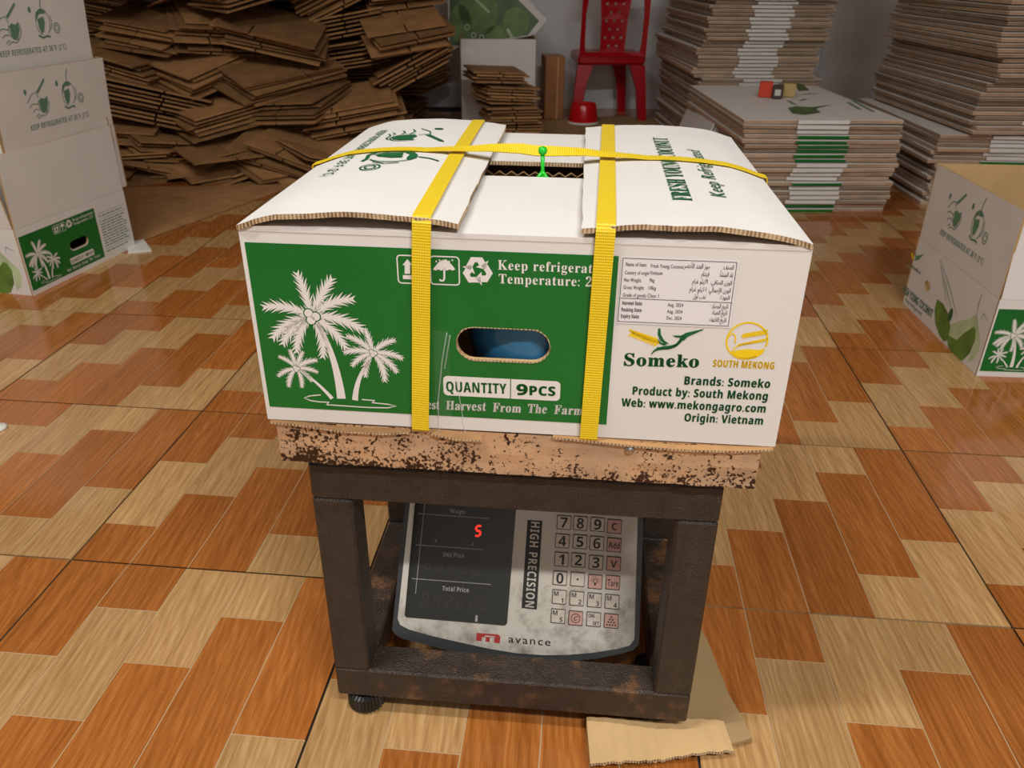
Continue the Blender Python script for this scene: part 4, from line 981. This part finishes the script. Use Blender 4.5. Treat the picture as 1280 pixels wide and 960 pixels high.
for A, B in (((1066, 126), (1092, 140)), ((1060, 128), (1075, 137)), ((1003, 118), (1022, 117)), ((1000, 126), (1008, 124)), ((985, 126), (994, 131))): a.stroke([TF.px(*A), TF.px(*B)], 0.014)
a.obj('carton_lettering', 'print_pale_green', TF, top, 0.0008)
s2y = 3.86
s2l = at_y(868, 100, s2y).x
stack(s2l + 0.29, s2y + FLY / 2 + 0.02, rad(2.5), 68, 0.0160, 'flattened white carton in the tall stack against the back wall', 'flattened cartons in the stack by the wall', 0.012, drift=lambda t: (0.05 * max(0, t - .45) * 2 - (0.03 if .3 < t < .42 else 0), 0.0), grn=lambda i: False)
s3y = 2.93
s3x = at_y(1160, 250, s3y + .05).x
stack(s3x + FLX / 2, s3y + FLY / 2 + .05, rad(-2), 17, 0.0152, 'flattened white carton in the lower part of the leaning stack, under the bent cartons', 'flattened cartons in the leaning stack', 0.014, grn=lambda i: i in (6, 10))
random.seed(33)
step = [random.uniform(-.03, .03) for _ in range(20)]
stack(s3x + FLX / 2 + 0.07, s3y + FLY / 2 + .02, rad(1), 58, 0.0162, 'flattened white carton in the upper part of the tall leaning stack', 'flattened cartons in the leaning stack', 0.010, z0=17 * 0.0152 + 0.004, drift=lambda t: (0.04 * t + step[int(t * 11)], 0.02 * math.sin(t * 17)), tilt=rad(0), grn=lambda i: i in (4, 8, 9, 12, 19, 20, 25, 26, 31))
# leaning sheets against the low stack
for k, (x, z) in enumerate(((s1l - 0.03, 0.0), (s1l - 0.055, 0.0), (s1l - 0.085, 0.0))):
    M = Matrix.Translation((x, s1y + 0.62, 0.006)) @ Matrix.Rotation(rad(12 + 4 * k), 4, 'Y') @ Matrix.Rotation(rad(90), 4, 'X') @ Matrix.Rotation(rad(90), 4, 'Y')
    b = MB(); b.box(-0.25, 0.25, 0, 0.30 - 0.02 * k, -0.003, 0.003); place('leaning_sheet', b.mesh('leaning_sheet', 'white_card'), None, M, label='pale cardboard sheet leaning on the low carton stack', category='cardboard', group='sheets leaning on the low stack')
# small boxes on top of the low stack
for (u0, u1, v0, v1, m, nm, lb) in ((948, 964, 99, 122, 'small_red', 'small_box', 'small orange-red box on the low carton stack'), (965, 977, 103, 124, 'small_dark', 'tape_roll', 'small dark grey roll between the red and tan boxes'), (978, 993, 101, 122, 'small_tan', 'small_box', 'small tan box on the low carton stack')):
    A = at_z((u0 + u1) / 2, v1, S1z + FT_ * .0 + .001); w = (u1 - u0) / FPX * (A - CAM).dot(FW); h = (v1 - v0 - 5) / FPX * (A - CAM).dot(FW)
    b = MB(); b.cbox(-w / 2, w / 2, 0, w * .9, 0, h, 0.003); o = b.obj(nm, m, None, label=lb, category='box'); o.matrix_basis = yawM(A.x, A.y, S1z + .0015, rad(-14))
    b = MB(); b.box(-w * .3, w * .3, -0.001, 0.002, h * .25, h * .7); b.obj('box_label', 'pale_grey' if m == 'small_dark' else m, o)

# =================================================================== the brown cardboard pile
def kraft_mesh(w, d, t, slots, mat='kraft'):
    b = MB(); x, y = w / 2, d / 2; g = 0.004
    pts = [(-x, -y)]
    for s in slots: pts += [(s - g, -y), (s - g, -y + d * .28), (s + g, -y + d * .28), (s + g, -y)]
    pts += [(x, -y), (x, y)]
    for s in reversed(slots): pts += [(s + g, y), (s + g, y - d * .28), (s - g, y - d * .28), (s - g, y)]
    pts += [(-x, y)]
    b.slab(pts, [], lambda X, Y, D: (X, Y, t - D), t, 0, 0, 0); return b.mesh('cardboard_sheet', mat)
KM = [kraft_mesh(0.46, 0.36, 0.0075, [0.05]), kraft_mesh(0.40, 0.34, 0.0075, [-0.06]), kraft_mesh(0.34, 0.26, 0.007, [0.0]), kraft_mesh(0.52, 0.30, 0.0075, [-0.1, 0.12]), kraft_mesh(0.25, 0.22, 0.007, [0.0], 'kraft_mid')]
random.seed(11)
stuff = MB(); count = 0
def bundle(x, y, z, yaw, tx, ty, n, k, pitch=0.0135, indiv=True, lab=('flattened brown cardboard box in the big untidy pile by the wall', 'brown cardboard in the big pile'), jit=0.02):
    global count
    B = Matrix.Translation((x, y, z)) @ Matrix.Rotation(yaw, 4, 'Z') @ Matrix.Rotation(tx, 4, 'X') @ Matrix.Rotation(ty, 4, 'Y')
    for i in range(n):
        M = B @ Matrix.Translation((random.uniform(-jit, jit), random.uniform(-jit, jit), i * pitch)) @ Matrix.Rotation(random.uniform(-.07, .07), 4, 'Z') @ Matrix.Rotation(random.uniform(-.015, .015), 4, 'X')
        if indiv and count < 296: place('cardboard_sheet', KM[k], None, M, label=lab[0], category='cardboard', group=lab[1]); count += 1
        else:
            me = KM[k]; stuff.add([M @ v.co for v in me.vertices], [tuple(q.vertices) for q in me.polygons])
# bundles lit beside the white box
for x, y, z, yw, ty, n in ((0.0, 4.02, 0.0, 0.1, 0.0, 9), (-0.03, 3.98, 0.125, 0.25, 0.02, 6), (-0.05, 4.0, 0.212, 0.45, 0.08, 6), (-0.09, 4.0, 0.305, 0.3, 0.05, 4)):
    bundle(x, y, z, yw, 0.03, ty, n, 4, 0.0132, True, ('flattened brown cardboard box in the small pile before the white box', 'brown cardboard before the white box'), 0.012)
for i in range(20):
    bundle(-1.72 + i * 0.066 + random.uniform(-.05, .05), 3.34 + random.uniform(-.06, .08), random.uniform(0.0, 0.10), random.uniform(-.9, .9), random.uniform(-.1, .35), random.uniform(-.3, .3), 2, random.choice((1, 2, 2)), 0.013, True, ('loose brown cardboard piece lying at the foot of the big pile', 'loose cardboard at the foot of the big pile'), jit=0.04)
rowsz = [0.0, 0.15, 0.30, 0.45, 0.60, 0.75, 0.90, 1.05]
for r, z in enumerate(rowsz):
    x = -1.72 + (0.15 if r % 2 else 0.0)
    while x < -0.40 - 0.012 * r:
        n = random.randint(6, 9)
        right = x > -0.85
        dep = 3.60 + 0.05 * r + random.uniform(-.12, .10) + (0.12 if right else 0)
        ty = random.uniform(-.45, -.10) if right else random.uniform(-.25, .28)
        bundle(x, dep, z + random.uniform(0, .05) + 0.02, random.uniform(-.25, .5) if right else random.uniform(-1.1, .9), random.uniform(-.12, .30), ty, n, random.choice((2, 1, 2, 0)) if not right else random.choice((1, 2, 2)), 0.0165, r < 6, jit=0.028)
        x += random.uniform(0.25, 0.35)
for r in range(9):
    for i in range(7): bundle(-2.3 + i * 0.27 + random.uniform(-.05, .05), 4.62 + random.uniform(-.1, .2), r * 0.155, random.uniform(-.6, .6), random.uniform(-.1, .1), random.uniform(-.15, .15), 9, random.choice((0, 1, 2)), 0.0165, False)
stuff.obj('cardboard_heap', 'kraft', None, kind='stuff', label='brown flattened cardboard filling the back of the big pile', category='cardboard')

# =================================================================== things by the back wall
# white carton with a raised picture flap
wy = 4.28
wl_ = at_y(590, 60, wy); wr_ = at_y(671, 60, wy); ztop = at_y(640, 49, wy).z
wM = yawM((wl_.x + wr_.x) / 2 - 0.03, wy, 0, rad(2)); ww = (wr_.x - wl_.x) / 2 + 0.03
root = thing('open_carton', 'plain white carton by the wall with a raised flap showing green coconuts', 'box', wM)
for f, half, nm in ((Face((0, 0, 0), (1, 0, 0), (0, 0, 1), wM), ww, 'front_wall'), (Face((ww, 0.2, 0), (0, 1, 0), (0, 0, 1), wM), 0.2, 'side_wall'), (Face((0, 0.4, 0), (-1, 0, 0), (0, 0, 1), wM), ww, 'back_wall'), (Face((-ww, 0.2, 0), (0, -1, 0), (0, 0, 1), wM), 0.2, 'side_wall')):
    slab_wall(nm, f, -half, half, 0, ztop, root, ('white_card', 'kraft_light'))
pf = Face((0, 0.32, ztop), (1, 0, 0), (0, math.sin(rad(12)), math.cos(rad(12))), wM)
pp = [pf.px(*q) for q in ((560, 62), (668, 44), (684, 24), (640, -20), (560, -40))]
b = MB(); b.slab(pp, [], pf, 0.005); fl = b.obj('picture_flap', ['white_card', 'kraft_light'], root)
a = Art(); a.poly([pf.px(*q) for q in ((562, 58), (660, 44), (674, 26), (630, -18), (562, -30))]); pb = a.obj('picture_ground', 'leaf_dark', pf, fl, 0.0006)
a = Art()
for u, v, ru, rv, ro in ((598, 14, 24, 28, .3), (645, 28, 16, 17, 0), (575, 30, 14, 22, 0), (620, 42, 14, 9, 0)):
    c = pf.px(u, v); k = 4.3 / FPX; a.ell(c[0], c[1], ru * k, rv * k, ro)
a.obj('coconut_picture', 'leaf_green', pf, fl, 0.0012)
a = Art()
for u, v in ((584, 34), (592, 44), (602, 47)): c = pf.px(u, v); a.ring(c[0], c[1], 0.012, 0.012, 0.006, 12)
a.obj('slice_print', 'leaf_pale', pf, fl, 0.0016); a = Art(); a.stroke([pf.px(590, -5), pf.px(612, 16)], 0.012); a.obj('highlight_print', 'leaf_pale', pf, fl, 0.0016); a = Art(); a.stroke([pf.px(634, 36), pf.px(642, 50)], 0.016); a.obj('highlight_print', 'leaf_pale', pf, fl, 0.0016)
# amber box leaning on it
A = at_z(692, 149); b = MB(); hh = at_y(690, 71, A.y).z; b.cbox(-0.055, 0.055, 0, 0.18, 0, hh, 0.004); o = b.obj('narrow_box', 'amber_card', None, label='narrow brown taped box standing beside the white picture carton', category='box'); o.matrix_basis = yawM(A.x, A.y, 0, rad(6))
b = MB(); b.box(0.012, 0.02, -0.0012, 0.001, 0.0, hh); b.obj('tape_strip', 'kraft_light', o)
# red plastic chair seen from behind
cy = 4.72
cl, cr_ = at_y(722, 72, cy), at_y(807, 72, cy); cxm = (cl.x + cr_.x) / 2; chw = (cr_.x - cl.x) / 2; sz = at_y(764, 68, cy).z; sb = at_y(764, 81, cy).z
chM = yawM(cxm, cy, 0, rad(4)); chair = thing('plastic_chair', 'red plastic chair with a perforated backrest, its back to the room', 'chair', chM)
CFc = Face((0, 0, 0), (1, 0, 0), (0, math.sin(rad(-6)), math.cos(rad(6))), chM)
bh = 0.43
outer = [(-chw * .98, sz - .01), (chw * .98, sz - .01), (chw * .97, sz + bh * .75), (chw * .8, sz + bh), (-chw * .8, sz + bh), (-chw * .97, sz + bh * .75)]
def opening(s): return [(s * chw * q[0], sz + q[1]) for q in ((.36, .012), (.80, .015), (.83, .06), (.84, .20), (.78, .30), (.62, .34), (.44, .28), (.38, .18))]
holes = [opening(-1), opening(1)]
for r in range(7):
    for c in range(3 if r % 2 else 2):
        hx = (c - (1 if r % 2 else .5)) * .044 ; hy = sz + 0.045 + r * 0.042
        holes.append([(hx + .008 * math.cos(t), hy + .008 * math.sin(t)) for t in [2 * PI * i / 8 for i in range(8)]])
b = MB(); off = Vector((0, sz * math.sin(rad(6)), 0))
b.slab(outer, holes, lambda x, y, d: CFc(x, y, d) + off + Vector((0, 0.03 * (x / chw) ** 2 * -1, 0)), 0.014, 0, 0, 0); b.obj('backrest', 'chair_red', chair)
b = MB(); b.cbox(-chw, chw, -0.02, 0.31, sb, sz, 0.012); b.obj('seat', 'chair_red', chair)
for s in (-1, 1):
    for yb, yt in ((-0.03, 0.0), (0.30, 0.27)):
        b = MB(); o0 = s * chw * (1 if yb < 0 else .70); vs = []
        for z, wdt, out_, yy in ((0.0, 0.045, 0.025, yb), (sb * .6, 0.055, 0.012, yb * .5 + yt * .5), (sb, 0.085, 0.0, yt)):
            x1 = o0 + s * out_; x0 = x1 - s * wdt
            vs += [(x0, yy - .015, z), (x1, yy - .015, z), (x1, yy + .03, z), (x0, yy + .03, z)]
        fs = [(3, 2, 1, 0), (8, 9, 10, 11)] + [(l * 4 + i, l * 4 + (i + 1) % 4, l * 4 + 4 + (i + 1) % 4, l * 4 + 4 + i) for l in (0, 1) for i in range(4)]
        b.add(vs, fs); b.obj('leg', 'chair_red', chair)
# red tub
A = at_z(730, 158); rr = 19 / FPX * (A - CAM).dot(FW)
tub = thing('plastic_tub', 'round red plastic tub on a white rim beside the red chair', 'tub', yawM(A.x, A.y + rr, 0, 0))
b = MB(); b.lathe([(rr * 1.02, 0), (rr * 1.04, 0.008), (rr * 1.0, 0.016)], (0, 0, 0), 28); b.obj('rim', 'white_plastic', tub, True)
b = MB(); b.lathe([(rr * .98, 0.014), (rr, 0.02), (rr * .82, 0.105), (rr * .78, 0.110), (rr * .74, 0.105), (rr * .7, 0.09)], (0, 0, 0), 28); b.obj('body', 'tub_red', tub, True)
# loose sheets on the floor
def floor_sheet(pix, mat, name, label, z=0.0015, t=0.005, cat='cardboard'):
    pts = [at_z(u, v, z + t) for u, v in pix]; c = sum(pts, Vector()) / len(pts); b = MB()
    pl = [(p.x - c.x, p.y - c.y) for p in pts]
    if sum(a[0] * b_[1] - a[1] * b_[0] for a, b_ in zip(pl, pl[1:] + pl[:1])) < 0: pl.reverse()
    b.slab(pl, [], lambda x, y, d: (x, y, t - d), t, 0, 0, 0); o = b.obj(name, mat, None, label=label, category=cat); o.matrix_basis = Matrix.Translation((c.x, c.y, z)); return o
floor_sheet(((100, 234), (285, 232), (372, 230), (178, 299), (90, 318)), 'kraft', 'floor_sheet', 'large flat brown cardboard sheet on the floor behind the nested cartons')
floor_sheet(((655, 160), (690, 150), (770, 145), (830, 149), (818, 166), (650, 171)), 'kraft_light', 'floor_sheet', 'flat brown cardboard sheet on the floor before the red chair')
floor_sheet(((158, 302), (176, 294), (189, 312), (160, 315)), 'white_plastic', 'foam_scrap', 'small white scrap on the floor beside the green palm panel', 0.0, 0.006, 'scrap')
A = at_z(-1, 536); b = MB(); b.lathe([(0.014, 0), (0.015, 0.003), (0.012, 0.007)], (0, 0, 0), 20); o = b.obj('white_cap', 'white_plastic', None, True, label='small round white cap lying on the tiles', category='cap'); o.matrix_basis = Matrix.Translation((A.x, A.y, 0))

# =================================================================== folded cardboard under the scale's foot
fc = thing('folded_cardboard', 'torn folded piece of brown corrugated cardboard under the foot of the scale', 'cardboard', Matrix.Translation((0.2, 0.62, 0)))
def fpt(u, v, z): p = at_z(u, v, z); return (p.x - 0.2, p.y - 0.62)
lo_ = [fpt(*q, 0.005) for q in ((800, 905), (862, 812), (876, 786), (884, 800), (912, 870), (928, 897), (940, 925), (880, 925))]
b = MB(); lo_.reverse()
if sum(p[0] * q[1] - p[1] * q[0] for p, q in zip(lo_, lo_[1:] + lo_[:1])) < 0: lo_.reverse()
b.slab(lo_, [], lambda x, y, d: (x, y, 0.0055 - d), 0.005, 0, 0, 0); b.obj('lower_layer', 'kraft_light', fc)
g = MB(); E = [fpt(733, 897, .016), fpt(738, 955, .014), fpt(918, 937, .014), fpt(905, 900, .016)]
def upt(u, v, dz):
    a_ = [E[1][k] + (E[2][k] - E[1][k]) * u for k in (0, 1)]; b_ = [E[0][k] + (E[3][k] - E[0][k]) * u for k in (0, 1)]
    z = 0.0125 + 0.0025 * v + 0.0022 * math.sin(u * 9 + .6) + (0.0025 * math.exp(-((u - .5) / .02) ** 2) * -1) + 0.0007 * math.sin(u * 55)
    random.seed(int(u * 500) + int(v * 50)); j = 0.0008 if v == 0 else 0
    return (a_[0] + (b_[0] - a_[0]) * v, a_[1] + (b_[1] - a_[1]) * v + random.uniform(-j, j), z + dz)
g.grid(lambda u, v: upt(u, v, 0), 60, 6, 0); g.grid(lambda u, v: upt(1 - u, v, -.0042), 60, 6, 0)
g.grid(lambda u, v: upt(u, 0, -.0042 * (1 - v)), 60, 1, 1); g.grid(lambda u, v: upt(1 - u, 1, -.0042 * (1 - v)), 60, 1, 1)
g.grid(lambda u, v: upt(0, 1 - u, -.0125 * (1 - v) * (1 if True else 0)), 6, 1, 0); g.grid(lambda u, v: upt(1, u, -.0042 * (1 - v)), 6, 1, 1)
g.obj('folded_layer', ['kraft_light', 'torn_edge'], fc, True)
g = MB(); g.grid(lambda u, v: (upt(.02 + .96 * u, .12 + .8 * v, -.005)[0], upt(.02 + .96 * u, .12 + .8 * v, 0)[1], 0.0062 + .003 * v), 12, 2, 0); g.obj('inner_layer', 'kraft', fc)
b = MB(); E2 = [fpt(*q, .011) for q in ((900, 905), (930, 900), (940, 922), (905, 932))]
if sum(p[0] * q[1] - p[1] * q[0] for p, q in zip(E2, E2[1:] + E2[:1])) < 0: E2.reverse()
b.slab(E2, [], lambda x, y, d: (x, y, 0.0102 - d), 0.0045, 0, 0, 0); b.obj('loose_strip', 'kraft_light', fc)
